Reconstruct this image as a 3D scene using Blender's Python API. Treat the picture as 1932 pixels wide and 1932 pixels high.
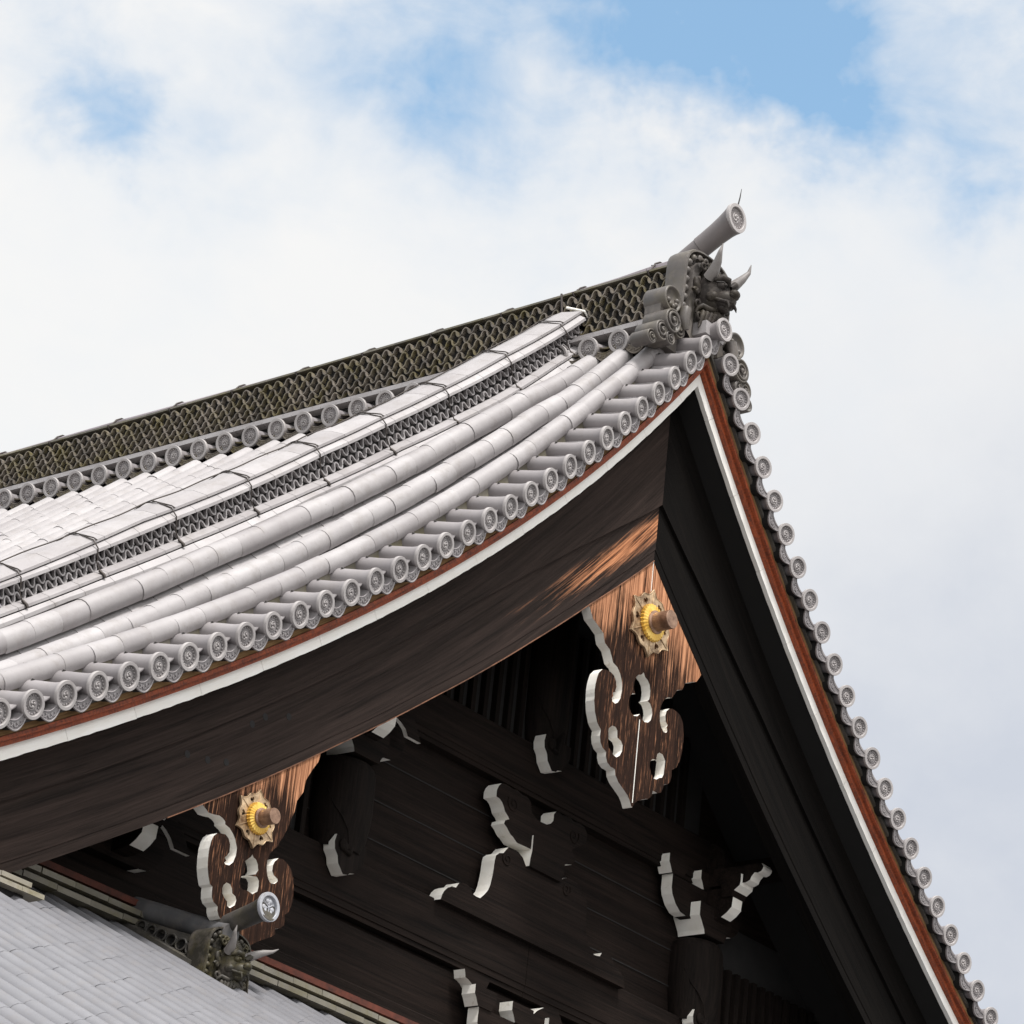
import bpy, math, random
from mathutils import Vector, Matrix
from mathutils.geometry import tessellate_polygon
random.seed(7)
PI = math.pi
D = bpy.data
C = bpy.context.scene.collection
for o in list(D.objects):
    D.objects.remove(o, do_unlink=True)

GZ = 14.6          # height of the verge apex above the ground
# ------------------------------------------------------------------ camera
cd = D.cameras.new('camera')
cam = D.objects.new('camera', cd)
C.objects.link(cam)
yaw, pit, rol = 0.87587, 0.42009, 0.10739
fw = Vector((math.sin(yaw)*math.cos(pit), math.cos(yaw)*math.cos(pit), math.sin(pit)))
ri = Vector((math.cos(yaw), -math.sin(yaw), 0))
up = ri.cross(fw)
r2 = ri*math.cos(rol) + up*math.sin(rol)
u2 = -ri*math.sin(rol) + up*math.cos(rol)
M4 = Matrix((( r2.x, u2.x, -fw.x, -20.1736), (r2.y, u2.y, -fw.y, -14.79248), (r2.z, u2.z, -fw.z, GZ-12.9858), (0, 0, 0, 1)))
cam.matrix_world = M4
cd.sensor_width = 36
cd.lens = 36*6419.66/1932
cd.clip_start = 0.1
cd.clip_end = 5000
sc = bpy.context.scene
sc.camera = cam
# ------------------------------------------------------------------ light
SUN_EL = math.radians(63)
SUN_AZ = math.radians(204)      # compass azimuth of the sun (0 = +Y, clockwise)
sd = Vector((math.sin(SUN_AZ)*math.cos(SUN_EL), math.cos(SUN_AZ)*math.cos(SUN_EL), math.sin(SUN_EL)))
sl = D.lights.new('sun', 'SUN')
sl.energy = 4.3
sl.angle = math.radians(14)
sl.color = (1.0, 0.965, 0.93)
so = D.objects.new('sun', sl)
C.objects.link(so)
so.rotation_euler = sd.to_track_quat('Z', 'Y').to_euler()
so.location = (-20, -20, 40)
sc.view_settings.view_transform = 'Standard'
sc.view_settings.look = 'None'
sc.view_settings.gamma = 1
sc.view_settings.exposure = 0.0

W = D.worlds.new("World")
sc.world = W
W.use_nodes = True
nt = W.node_tree
nt.nodes.clear()
def N(nt, t, **k):
    n = nt.nodes.new(t)
    for a, b in k.items():
        if a.startswith('i_'):
            n.inputs[a[2:].replace('_', ' ')].default_value = b
        else:
            setattr(n, a, b)
    return n
def math_(nt, op, a, b=None, c=None, clamp=False):
    n = nt.nodes.new('ShaderNodeMath')
    n.operation = op
    n.use_clamp = clamp
    for i, v in enumerate((a, b, c)):
        if v is None: continue
        if isinstance(v, (int, float)): n.inputs[i].default_value = v
        else: nt.links.new(v, n.inputs[i])
    return n.outputs[0]
def mixc(nt, fac, a, b, blend='MIX'):
    n = nt.nodes.new('ShaderNodeMix')
    n.data_type = 'RGBA'
    n.blend_type = blend
    for s, v in ((0, fac), (6, a), (7, b)):
        if isinstance(v, (int, float)): n.inputs[s].default_value = v
        elif isinstance(v, tuple): n.inputs[s].default_value = (*v[:3], 1)
        else: nt.links.new(v, n.inputs[s])
    return n.outputs[2]
def ramp(nt, src, stops):
    n = nt.nodes.new('ShaderNodeValToRGB')
    e = n.color_ramp.elements
    while len(e) < len(stops): e.new(0.5)
    for i, (p, c) in enumerate(stops):
        e[i].position = p
        e[i].color = (c, c, c, 1) if isinstance(c, (int, float)) else (*c, 1)
    nt.links.new(src, n.inputs[0])
    return n.outputs[0]
tc = N(nt, 'ShaderNodeTexCoord')
sky = N(nt, 'ShaderNodeTexSky', sky_type='NISHITA', sun_disc=False, sun_elevation=SUN_EL, sun_rotation=SUN_AZ)
sky.air_density = 1.0
sky.dust_density = 0.6
wn = N(nt, 'ShaderNodeTexNoise'); wn.inputs['Scale'].default_value = 22; wn.inputs['Detail'].default_value = 5; wn.inputs['Roughness'].default_value = 0.6
nt.links.new(tc.outputs['Generated'], wn.inputs['Vector'])
wv = N(nt, 'ShaderNodeVectorMath', operation='SUBTRACT'); nt.links.new(wn.outputs['Color'], wv.inputs[0]); wv.inputs[1].default_value = (.5, .5, .5)
ws = N(nt, 'ShaderNodeVectorMath', operation='SCALE'); nt.links.new(wv.outputs[0], ws.inputs[0]); ws.inputs['Scale'].default_value = 0.075
wa = N(nt, 'ShaderNodeVectorMath', operation='ADD'); nt.links.new(tc.outputs['Generated'], wa.inputs[0]); nt.links.new(ws.outputs[0], wa.inputs[1])
wz = N(nt, 'ShaderNodeVectorMath', operation='NORMALIZE'); nt.links.new(wa.outputs[0], wz.inputs[0])
def dirdot(v):
    n = nt.nodes.new('ShaderNodeVectorMath'); n.operation = 'DOT_PRODUCT'
    nt.links.new(wz.outputs[0], n.inputs[0]); n.inputs[1].default_value = Vector(v).normalized()
    return n.outputs['Value']
def blob(v, deg):       # 1 towards direction v, fading over deg degrees
    k = 1/(1-math.cos(math.radians(deg)))
    return math_(nt, 'EXPONENT', math_(nt, 'MULTIPLY', math_(nt, 'SUBTRACT', dirdot(v), 1.0), k))
def cnoise(scale, det, rough, off, stretch=(1, 1, 1), dist=0.0):
    mp = N(nt, 'ShaderNodeMapping'); mp.inputs['Location'].default_value = off; mp.inputs['Scale'].default_value = stretch
    nt.links.new(tc.outputs['Generated'], mp.inputs['Vector'])
    n = N(nt, 'ShaderNodeTexNoise'); n.inputs['Scale'].default_value = scale; n.inputs['Detail'].default_value = det
    n.inputs['Roughness'].default_value = rough; n.inputs['Distortion'].default_value = dist
    nt.links.new(mp.outputs[0], n.inputs['Vector'])
    return n.outputs[0]
n1 = cnoise(13, 9, 0.56, (3.1, 0.4, 1.7), (1, 1, 1.5), 0.35)
n2 = cnoise(38, 7, 0.55, (0.3, 5.4, 2.2), (1, 1, 1.7), 0.5)
def addblob(cur, v, deg, w): return math_(nt, 'ADD', cur, math_(nt, 'MULTIPLY', blob(v, deg), w))
holes = math_(nt, 'MULTIPLY', blob((0.680, 0.503, 0.541), 1.8), 0.78)
for v, d_, w in (((0.660, 0.527, 0.532), 1.3, 0.55), ((0.703, 0.482, 0.530), 1.3, 0.55), ((0.692, 0.505, 0.517), 1.0, 0.30), ((0.575, 0.648, 0.499), 0.9, 0.45),
                 ((0.552, 0.655, 0.522), 1.6, 0.26), ((0.603, 0.625, 0.500), 1.5, 0.16), ((0.640, 0.570, 0.505), 1.5, 0.30), ((0.733, 0.445, 0.515), 1.6, 0.40), ((0.720, 0.440, 0.548), 1.8, 0.27),
                 ((0.620, 0.560, 0.550), 3.0, 0.30), ((0.60, 0.47, 0.65), 9, 0.45), ((-0.3, 0.9, 0.4), 30, 0.5)):
    holes = addblob(holes, v, d_, w)
dens = math_(nt, 'SUBTRACT', 1.0, holes)
amp = math_(nt, 'MINIMUM', math_(nt, 'ADD', math_(nt, 'MULTIPLY', holes, 2.6), 0.06), 1.15)
dens = math_(nt, 'ADD', dens, math_(nt, 'MULTIPLY', math_(nt, 'MULTIPLY', math_(nt, 'SUBTRACT', n1, 0.5), 1.7), amp))
dens = math_(nt, 'ADD', dens, math_(nt, 'MULTIPLY', math_(nt, 'MULTIPLY', math_(nt, 'SUBTRACT', n2, 0.5), 0.7), amp))
cover = ramp(nt, dens, [(0.0, 0.10), (0.40, 0.50), (0.70, 0.80), (0.98, 1.0)])
grey = math_(nt, 'MULTIPLY', blob((0.815, 0.470, 0.30), 8.0), 1.1, clamp=True)
grey = math_(nt, 'ADD', grey, math_(nt, 'MULTIPLY', math_(nt, 'SUBTRACT', n1, 0.5), math_(nt, 'MULTIPLY', grey, 0.9)), clamp=True)
grey = math_(nt, 'ADD', grey, math_(nt, 'MULTIPLY', holes, 0.22), clamp=True)
ccol = mixc(nt, grey, (9.25, 9.25, 9.2), (6.2, 6.6, 7.4))
glow = math_(nt, 'MULTIPLY', blob(tuple(sd), 40), 0.6)  # brighter cloud around the sun, added to lift the white carved edges
glow = addblob(glow, (-0.66, -0.72, 0.16), 20, 2.4)  # unseen low bright sky patch, added to light white edges inside the gable
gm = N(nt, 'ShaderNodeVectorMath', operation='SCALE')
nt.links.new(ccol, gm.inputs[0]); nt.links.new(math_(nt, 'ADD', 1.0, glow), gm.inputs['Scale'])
blue = mixc(nt, 1.0, sky.outputs[0], (2.15, 2.65, 2.45), 'MULTIPLY')
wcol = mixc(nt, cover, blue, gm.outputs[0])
bg = N(nt, 'ShaderNodeBackground')
bg.inputs['Strength'].default_value = 0.1
nt.links.new(wcol, bg.inputs['Color'])
wo = N(nt, 'ShaderNodeOutputWorld')
nt.links.new(bg.outputs[0], wo.inputs['Surface'])

# ------------------------------------------------------------------ materials
def new_mat(name):
    m = D.materials.new(name); m.use_nodes = True
    t = m.node_tree
    b = t.nodes['Principled BSDF']
    return m, t, b
def noise(t, vec, scale, detail=5, rough=0.55, stretch=None, dist=0.0, off=(0, 0, 0)):
    if stretch or off != (0, 0, 0):
        mp = t.nodes.new('ShaderNodeMapping'); mp.inputs['Scale'].default_value = stretch or (1, 1, 1); mp.inputs['Location'].default_value = off
        t.links.new(vec, mp.inputs['Vector']); vec = mp.outputs[0]
    n = t.nodes.new('ShaderNodeTexNoise')
    n.inputs['Scale'].default_value = scale; n.inputs['Detail'].default_value = detail
    n.inputs['Roughness'].default_value = rough; n.inputs['Distortion'].default_value = dist
    t.links.new(vec, n.inputs['Vector'])
    return n.outputs[0]
def bump(t, b, h, strength, dist=0.01):
    n = t.nodes.new('ShaderNodeBump'); n.inputs['Strength'].default_value = strength; n.inputs['Distance'].default_value = dist
    t.links.new(h, n.inputs['Height']); t.links.new(n.outputs[0], b.inputs['Normal'])

def tile_mat(name, lo, hi, moss=0.0, stain=0.25, rough=0.48, isl=0.20, spec=0.5):
    m, t, b = new_mat(name)
    tcn = t.nodes.new('ShaderNodeTexCoord'); ob = tcn.outputs['Object']
    ge = t.nodes.new('ShaderNodeNewGeometry')
    oi = t.nodes.new('ShaderNodeObjectInfo')
    add = t.nodes.new('ShaderNodeVectorMath'); add.operation = 'ADD'
    cmb = t.nodes.new('ShaderNodeCombineXYZ')
    t.links.new(math_(t, 'MULTIPLY', oi.outputs['Random'], 37.0), cmb.inputs[0])
    t.links.new(ob, add.inputs[0]); t.links.new(cmb.outputs[0], add.inputs[1]); ob = add.outputs[0]
    a = noise(t, ob, 3.0, 6, 0.6)
    f = math_(t, 'MULTIPLY', math_(t, 'SUBTRACT', a, 0.5), 1.3)
    f = math_(t, 'ADD', f, math_(t, 'MULTIPLY', math_(t, 'SUBTRACT', ge.outputs['Random Per Island'], 0.5), isl*3.2))
    f = math_(t, 'ADD', f, math_(t, 'MULTIPLY', math_(t, 'SUBTRACT', oi.outputs['Random'], 0.5), isl*2.2))
    f = math_(t, 'ADD', f, 0.5, clamp=True)
    col = mixc(t, f, lo, hi)
    # dark specks and lichen freckles
    sp = noise(t, ob, 34, 4, 0.65)
    spm = ramp(t, sp, [(0.62, 0.0), (0.74, 1.0)])
    col = mixc(t, math_(t, 'MULTIPLY', spm, stain), col, (0.16, 0.14, 0.125))
    st = noise(t, ob, 7, 6, 0.7, off=(4, 2, 9))
    stm = ramp(t, st, [(0.5, 0.0), (0.75, 1.0)])
    col = mixc(t, math_(t, 'MULTIPLY', stm, stain*1.1), col, (0.20, 0.175, 0.155))
    if moss > 0:
        mo = noise(t, ob, 5.5, 8, 0.72, off=(7, 1, 3))
        mm = ramp(t, mo, [(0.47, 0.0), (0.66, 1.0)])
        col = mixc(t, math_(t, 'MULTIPLY', mm, moss), col, (0.135, 0.11, 0.022))
    t.links.new(col, b.inputs['Base Color'])
    b.inputs['Roughness'].default_value = rough
    b.inputs['Specular IOR Level'].default_value = spec
    bump(t, b, noise(t, ob, 60, 4, 0.6), 0.12, 0.004)
    return m
TILE = tile_mat('tile_silver', (0.27, 0.252, 0.255), (0.42, 0.402, 0.405), stain=0.42, isl=0.14)
TILE_TUBE = tile_mat('tile_plain_dark', (0.12, 0.105, 0.105), (0.20, 0.18, 0.18), stain=0.2)
TILE_VERGE = tile_mat('tile_verge', (0.20, 0.185, 0.19), (0.31, 0.29, 0.295), stain=0.3, spec=0.4)
TILE_LOW = tile_mat('tile_lower_roof', (0.14, 0.14, 0.153), (0.225, 0.225, 0.242), stain=0.3, isl=0.06)
TILE_DISC = tile_mat('tile_disc', (0.29, 0.27, 0.27), (0.42, 0.395, 0.39), stain=0.22, spec=0.35)
TILE_MOSS = tile_mat('tile_moss', (0.06, 0.052, 0.044), (0.21, 0.18, 0.148), moss=0.75, stain=0.5, rough=0.6)
TILE_DARK = tile_mat('tile_dark', (0.030, 0.028, 0.026), (0.085, 0.080, 0.074), moss=0.15, stain=0.5, spec=0.3)
TILE_ONI = tile_mat('tile_demon', (0.050, 0.044, 0.041), (0.16, 0.145, 0.136), moss=0.18, stain=0.7, rough=0.42, isl=0.05, spec=0.3)
TILE_FACE = tile_mat('tile_demon_face', (0.012, 0.010, 0.0095), (0.060, 0.052, 0.048), moss=0.1, stain=0.6, rough=0.5, isl=0.03, spec=0.12)
TILE_ONI2 = tile_mat('tile_demon_mossy', (0.012, 0.011, 0.009), (0.055, 0.050, 0.040), moss=0.3, stain=0.5, rough=0.45, isl=0.05, spec=0.2)
TILE_PALE = tile_mat('tile_pale_edge', (0.10, 0.092, 0.072), (0.30, 0.275, 0.22), moss=0.55, stain=0.6)

def flat_mat(name, col, rough=0.6, metal=0.0, n_amt=0.25, scale=6, stretch=None, bs=0.1):
    m, t, b = new_mat(name)
    ob = t.nodes.new('ShaderNodeTexCoord').outputs['Object']
    a = noise(t, ob, scale, 6, 0.62, stretch)
    c2 = tuple(v*(1-n_amt) for v in col); c3 = tuple(min(1, v*(1+n_amt)) for v in col)
    t.links.new(mixc(t, ramp(t, a, [(0.3, 0.0), (0.7, 1.0)]), c2, c3), b.inputs['Base Color'])
    b.inputs['Roughness'].default_value = rough
    b.inputs['Metallic'].default_value = metal
    if bs: bump(t, b, a, bs, 0.01)
    return m
BLACK = flat_mat('black_gap', (0.012, 0.011, 0.011), 0.9)
WIRE = flat_mat('copper_wire', (0.055, 0.045, 0.040), 0.5, 0.5)
IRON = flat_mat('iron_nail', (0.03, 0.026, 0.024), 0.6)

def white_mat():
    m, t, b = new_mat('white_paint')
    ob = t.nodes.new('ShaderNodeTexCoord').outputs['Object']
    a = noise(t, ob, 4, 7, 0.65)
    col = mixc(t, ramp(t, a, [(0.35, 0.0), (0.75, 1.0)]), (0.88, 0.86, 0.81), (0.76, 0.72, 0.64))
    c = noise(t, ob, 14, 6, 0.75, (1, 1, 1), 0.5, (3, 3, 3))
    col = mixc(t, math_(t, 'MULTIPLY', ramp(t, c, [(0.60, 0.0), (0.72, 1.0)]), 0.55), col, (0.40, 0.33, 0.23))
    t.links.new(col, b.inputs['Base Color']); b.inputs['Roughness'].default_value = 0.75
    bump(t, b, noise(t, ob, 40, 5, 0.6), 0.25, 0.006)
    return m
WHITE = white_mat()
def white2():
    m, t, b = new_mat('white_board_paint')
    ob = t.nodes.new('ShaderNodeTexCoord').outputs['Object']
    uv = t.nodes.new('ShaderNodeTexCoord').outputs['UV']
    a = noise(t, uv, 3, 7, 0.65, (1, 6, 1))
    col = mixc(t, ramp(t, a, [(0.35, 0.0), (0.75, 1.0)]), (0.93, 0.92, 0.89), (0.83, 0.80, 0.74))
    c = noise(t, uv, 60, 3, 0.6, (1, 0.15, 1))
    col = mixc(t, math_(t, 'MULTIPLY', ramp(t, c, [(0.66, 0.0), (0.74, 1.0)]), 0.35), col, (0.50, 0.42, 0.33))
    t.links.new(col, b.inputs['Base Color']); b.inputs['Roughness'].default_value = 0.7
    bump(t, b, c, 0.2, 0.004)
    return m
WBOARD = white2()

def wood_mat(name, axis, dark, light, streak=0.5, coord='Object', orange=None):
    """aged wood: grain runs along axis (0,1,2); orange = list of node-building wear masks"""
    m, t, b = new_mat(name)
    tcn = t.nodes.new('ShaderNodeTexCoord'); v = tcn.outputs[coord]
    st = [14, 14, 14]; st[axis] = 0.55
    st2 = [60, 60, 60]; st2[axis] = 1.6
    g1 = noise(t, v, 1.0, 8, 0.62, tuple(st), 0.6)
    g2 = noise(t, v, 1.0, 6, 0.7, tuple(st2), 0.3, (5, 3, 1))
    big = noise(t, v, 1.3, 4, 0.5)
    f = math_(t, 'ADD', math_(t, 'MULTIPLY', g1, 0.6), math_(t, 'MULTIPLY', g2, 0.5))
    f = ramp(t, f, [(0.40, 0.0), (0.72, 1.0)])
    col = mixc(t, f, dark, light)
    if orange:
        wear, lo, hi = orange(t, v, g1, g2)
        oc = mixc(t, ramp(t, g2, [(0.35, 0.0), (0.7, 1.0)]), lo, hi)
        col = mixc(t, wear, col, oc)
    t.links.new(col, b.inputs['Base Color'])
    b.inputs['Roughness'].default_value = 0.78
    b.inputs['Specular IOR Level'].default_value = 0.08
    bump(t, b, math_(t, 'ADD', g1, math_(t, 'MULTIPLY', g2, 0.6)), 0.5, 0.012)
    return m
WOOD_X = wood_mat('dark_wood_beam', 0, (0.0038, 0.0030, 0.0026), (0.0200, 0.0133, 0.0108))
WOOD_Z = wood_mat('dark_wood_post', 2, (0.0040, 0.0033, 0.0030), (0.017, 0.0122, 0.0102))
def sepc(t, v):
    s = t.nodes.new('ShaderNodeSeparateXYZ'); t.links.new(v, s.inputs[0]); return s.outputs
def smooth(t, x, a, b_):
    n = t.nodes.new('ShaderNodeMapRange'); n.interpolation_type = 'SMOOTHSTEP'
    n.inputs['From Min'].default_value = a; n.inputs['From Max'].default_value = b_
    t.links.new(x, n.inputs['Value']); return n.outputs[0]
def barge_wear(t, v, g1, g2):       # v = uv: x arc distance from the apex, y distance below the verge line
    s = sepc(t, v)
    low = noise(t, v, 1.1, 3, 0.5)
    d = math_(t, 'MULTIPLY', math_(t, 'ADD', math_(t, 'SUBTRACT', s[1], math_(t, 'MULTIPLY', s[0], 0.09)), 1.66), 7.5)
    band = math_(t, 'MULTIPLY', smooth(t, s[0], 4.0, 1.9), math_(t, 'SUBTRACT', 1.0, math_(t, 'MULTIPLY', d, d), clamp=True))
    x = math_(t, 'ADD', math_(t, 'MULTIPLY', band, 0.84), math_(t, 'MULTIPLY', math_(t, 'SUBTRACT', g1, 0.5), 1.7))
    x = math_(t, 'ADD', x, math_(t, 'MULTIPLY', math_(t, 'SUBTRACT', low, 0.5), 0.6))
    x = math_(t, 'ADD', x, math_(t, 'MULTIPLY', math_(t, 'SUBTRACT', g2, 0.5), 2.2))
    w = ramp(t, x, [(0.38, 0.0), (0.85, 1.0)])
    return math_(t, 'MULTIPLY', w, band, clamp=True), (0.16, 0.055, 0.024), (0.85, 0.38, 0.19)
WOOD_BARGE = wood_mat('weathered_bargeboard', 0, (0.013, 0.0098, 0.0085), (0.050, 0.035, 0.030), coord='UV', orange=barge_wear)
WOOD_BARGE_R = wood_mat('shaded_bargeboard', 0, (0.0022, 0.0019, 0.0018), (0.0075, 0.0060, 0.0052), coord='UV')  # darker copy of the bargeboard wood, right-hand shade put into its colour
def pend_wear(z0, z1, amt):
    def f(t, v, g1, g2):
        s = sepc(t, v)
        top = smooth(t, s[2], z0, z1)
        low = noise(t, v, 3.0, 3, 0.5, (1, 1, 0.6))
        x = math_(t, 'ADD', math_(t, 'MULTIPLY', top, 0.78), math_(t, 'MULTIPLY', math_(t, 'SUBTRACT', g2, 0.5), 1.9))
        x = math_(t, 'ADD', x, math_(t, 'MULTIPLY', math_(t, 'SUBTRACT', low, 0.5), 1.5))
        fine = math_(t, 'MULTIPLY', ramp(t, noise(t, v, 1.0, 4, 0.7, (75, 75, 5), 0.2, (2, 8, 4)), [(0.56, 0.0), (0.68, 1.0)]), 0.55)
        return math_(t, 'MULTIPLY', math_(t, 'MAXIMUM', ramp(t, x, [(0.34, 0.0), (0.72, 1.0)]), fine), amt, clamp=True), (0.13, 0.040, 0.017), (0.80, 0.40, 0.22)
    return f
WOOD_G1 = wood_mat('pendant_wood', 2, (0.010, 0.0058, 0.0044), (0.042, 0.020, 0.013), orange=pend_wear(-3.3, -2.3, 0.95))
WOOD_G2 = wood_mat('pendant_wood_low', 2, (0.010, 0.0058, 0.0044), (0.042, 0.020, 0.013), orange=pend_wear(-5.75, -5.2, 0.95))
def rust_mat():
    m, t, b = new_mat('rust_red_board')
    v = t.nodes.new('ShaderNodeTexCoord').outputs['UV']
    a = noise(t, v, 5, 8, 0.7, (1, 5, 1))
    b2 = noise(t, v, 40, 5, 0.7, (1.6, 0.5, 1))
    f = math_(t, 'ADD', math_(t, 'MULTIPLY', a, 0.6), math_(t, 'MULTIPLY', b2, 0.45))
    col = mixc(t, ramp(t, f, [(0.38, 0.0), (0.72, 1.0)]), (0.045, 0.011, 0.006), (0.46, 0.088, 0.020))
    t.links.new(col, b.inputs['Base Color']); b.inputs['Roughness'].default_value = 0.7
    bump(t, b, b2, 0.4, 0.006)
    return m
RUST = rust_mat()
RUST_DARK = flat_mat('dark_rust_board', (0.085, 0.018, 0.008), 0.75, n_amt=0.6, scale=9)  # darker red, with the shade at the wall foot put into the colour
LIT_EDGE = flat_mat('lit_edge_paint', (0.17, 0.075, 0.04), 0.8, n_amt=0.9, scale=5)  # orange light along the bargeboard's lower edge, put into the colour
TAN = wood_mat('tan_tile_batten', 0, (0.10, 0.055, 0.025), (0.38, 0.23, 0.11), coord='UV')
def gold_mat(name, c0, c1, rough):
    m, t, b = new_mat(name)
    ob = t.nodes.new('ShaderNodeTexCoord').outputs['Object']
    a = noise(t, ob, 12, 6, 0.65)
    t.links.new(mixc(t, ramp(t, a, [(0.35, 0.0), (0.72, 1.0)]), c0, c1), b.inputs['Base Color'])
    b.inputs['Metallic'].default_value = 0.55; b.inputs['Roughness'].default_value = rough
    return m
GOLD = gold_mat('gold_leaf', (0.75, 0.42, 0.06), (1.0, 0.72, 0.20), 0.35)
BRONZE = gold_mat('worn_gilt_plate', (0.17, 0.10, 0.055), (0.80, 0.60, 0.38), 0.42)
STUD = gold_mat('copper_stud', (0.16, 0.09, 0.06), (0.50, 0.32, 0.22), 0.42)
HORN = tile_mat('horn_tile', (0.17, 0.155, 0.15), (0.30, 0.28, 0.27), stain=0.35, isl=0.02)
EMBLEM = tile_mat('emblem_tile', (0.30, 0.31, 0.34), (0.50, 0.51, 0.55), stain=0.5, isl=0.02)
SOFFIT = flat_mat('dark_soffit', (0.005, 0.0044, 0.004), 0.9)
PLASTER = flat_mat('old_plaster', (0.66, 0.63, 0.57), 0.9, n_amt=0.08, scale=2)
GRAVEL = flat_mat('raked_gravel', (0.13, 0.124, 0.112), 0.95, n_amt=0.2, scale=9)
STONE = flat_mat('granite', (0.34, 0.33, 0.31), 0.8)

# ------------------------------------------------------------------ mesh helpers
class MB:
    def __init__(s): s.v = []; s.f = []; s.mi = []; s.sm = []; s.uv = {}
    def add(s, vs, fs, mi=0, sm=False, uvs=None):
        b = len(s.v)
        s.v += [tuple(q) for q in vs]
        if uvs:
            for i, q in enumerate(uvs): s.uv[b+i] = q
        for f in fs:
            s.f.append(tuple(b+i for i in f)); s.mi.append(mi); s.sm.append(sm)
    def grid(s, rows, mi=0, sm=True, closed=False, uvr=None, flip=False):
        """rows: list of equally long point lists"""
        n = len(rows[0]); vs = [p for r in rows for p in r]; fs = []
        m = n if closed else n-1
        for i in range(len(rows)-1):
            for j in range(m):
                a, b = i*n+j, i*n+(j+1) % n
                c, d = (i+1)*n+(j+1) % n, (i+1)*n+j
                fs.append((a, d, c, b) if flip else (a, b, c, d))
        s.add(vs, fs, mi, sm, [q for r in uvr for q in r] if uvr else None)
    def fan(s, ring, mi=0, rev=False):
        n = len(ring); f = tuple(range(n))
        s.add(ring, [f[::-1] if rev else f], mi, False)
    def box(s, x0, x1, y0, y1, z0, z1, mi=0):
        vs = [(x, y, z) for x in (x0, x1) for y in (y0, y1) for z in (z0, z1)]
        s.add(vs, [(0, 1, 3, 2), (4, 6, 7, 5), (0, 4, 5, 1), (2, 3, 7, 6), (0, 2, 6, 4), (1, 5, 7, 3)], mi)
    def tube(s, pts, r, n=10, mi=0, caps=True, sm=True, flat=1.0):
        """tube through pts, r = number or list"""
        pts = [Vector(p) for p in pts]
        rs = r if isinstance(r, (list, tuple)) else [r]*len(pts)
        rows = []; prev = None
        for i, p in enumerate(pts):
            t = (pts[min(i+1, len(pts)-1)]-pts[max(i-1, 0)]).normalized()
            if prev is None:
                a = Vector((0, 0, 1)) if abs(t.z) < 0.9 else Vector((1, 0, 0))
                u = (a-t*a.dot(t)).normalized()
            else:
                u = (prev-t*prev.dot(t)).normalized()
            prev = u; w = t.cross(u)
            rows.append([p+(u*math.cos(2*PI*k/n)*flat+w*math.sin(2*PI*k/n))*rs[i] for k in range(n)])
        s.grid(rows, mi, sm, True)
        if caps:
            s.fan(rows[0], mi); s.fan(rows[-1], mi, True)
    def ball(s, c, r, mi=0, n=8, sc=(1, 1, 1)):
        c = Vector(c); rows = []
        for i in range(n+1):
            a = PI*i/n
            rows.append([c+Vector((math.sin(a)*math.cos(2*PI*k/(n*2))*sc[0], math.sin(a)*math.sin(2*PI*k/(n*2))*sc[1], math.cos(a)*sc[2]))*r for k in range(n*2)])
        s.grid(rows, mi, True, True)
    def prism(s, outer, holes, y0, y1, mi_face=0, mi_side=1, sidefn=None, hole_mi=None):
        """polygon (x,z) with holes, extruded from y0 (front) to y1 (back)"""
        def area(p): return sum(p[i][0]*p[(i+1) % len(p)][1]-p[(i+1) % len(p)][0]*p[i][1] for i in range(len(p)))/2
        outer = outer if area(outer) > 0 else outer[::-1]
        hs = [h if area(h) < 0 else h[::-1] for h in holes]
        loops = [outer]+hs
        tri = tessellate_polygon([[Vector((p[0], p[1], 0)) for p in L] for L in loops])
        flat = [p for L in loops for p in L]
        for y, fr in ((y0, True), (y1, False)):
            fs = []
            for a, b, c in tri:
                ar = (flat[b][0]-flat[a][0])*(flat[c][1]-flat[a][1])-(flat[c][0]-flat[a][0])*(flat[b][1]-flat[a][1])
                if abs(ar) < 1e-9: continue
                f = (a, b, c) if ar > 0 else (a, c, b)
                fs.append(f if fr else f[::-1])
            s.add([(p[0], y, p[1]) for p in flat], fs, mi_face)
        for li, L in enumerate(loops):
            n = len(L)
            for i in range(n):
                p, q = L[i], L[(i+1) % n]
                mi = mi_side if li == 0 or hole_mi is None else hole_mi
                if sidefn: mi = sidefn(p, q)
                s.add([(p[0], y0, p[1]), (q[0], y0, q[1]), (q[0], y1, q[1]), (p[0], y1, p[1])], [(0, 3, 2, 1)], mi)

def mesh(name, mb, mats):
    me = D.meshes.new(name)
    me.from_pydata(mb.v, [], mb.f)
    for m in mats: me.materials.append(m)
    me.polygons.foreach_set('material_index', mb.mi)
    me.polygons.foreach_set('use_smooth', mb.sm)
    if mb.uv:
        uvl = me.uv_layers.new(name='uv')
        for lo in me.loops:
            q = mb.uv.get(lo.vertex_index)
            if q: uvl.data[lo.index].uv = q
    me.validate(); me.update()
    return me
def obj(name, mb, mats, parent=None, mat=None):
    if not isinstance(mats, (list, tuple)): mats = [mats]
    me = mb if isinstance(mb, bpy.types.Mesh) else mesh(name, mb, mats)
    o = D.objects.new(name, me); C.objects.link(o)
    if parent is not None: o.parent = parent
    if mat is not None: o.matrix_local = mat
    return o
def empty(name, loc, parent=None):
    o = D.objects.new(name, None); C.objects.link(o); o.location = loc
    if parent is not None: o.parent = parent
    return o

def subobj(name, mb, mats, parent):      # sub-part authored in the shared building frame under a part at identity
    return obj(name, mb, mats, parent)

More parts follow.
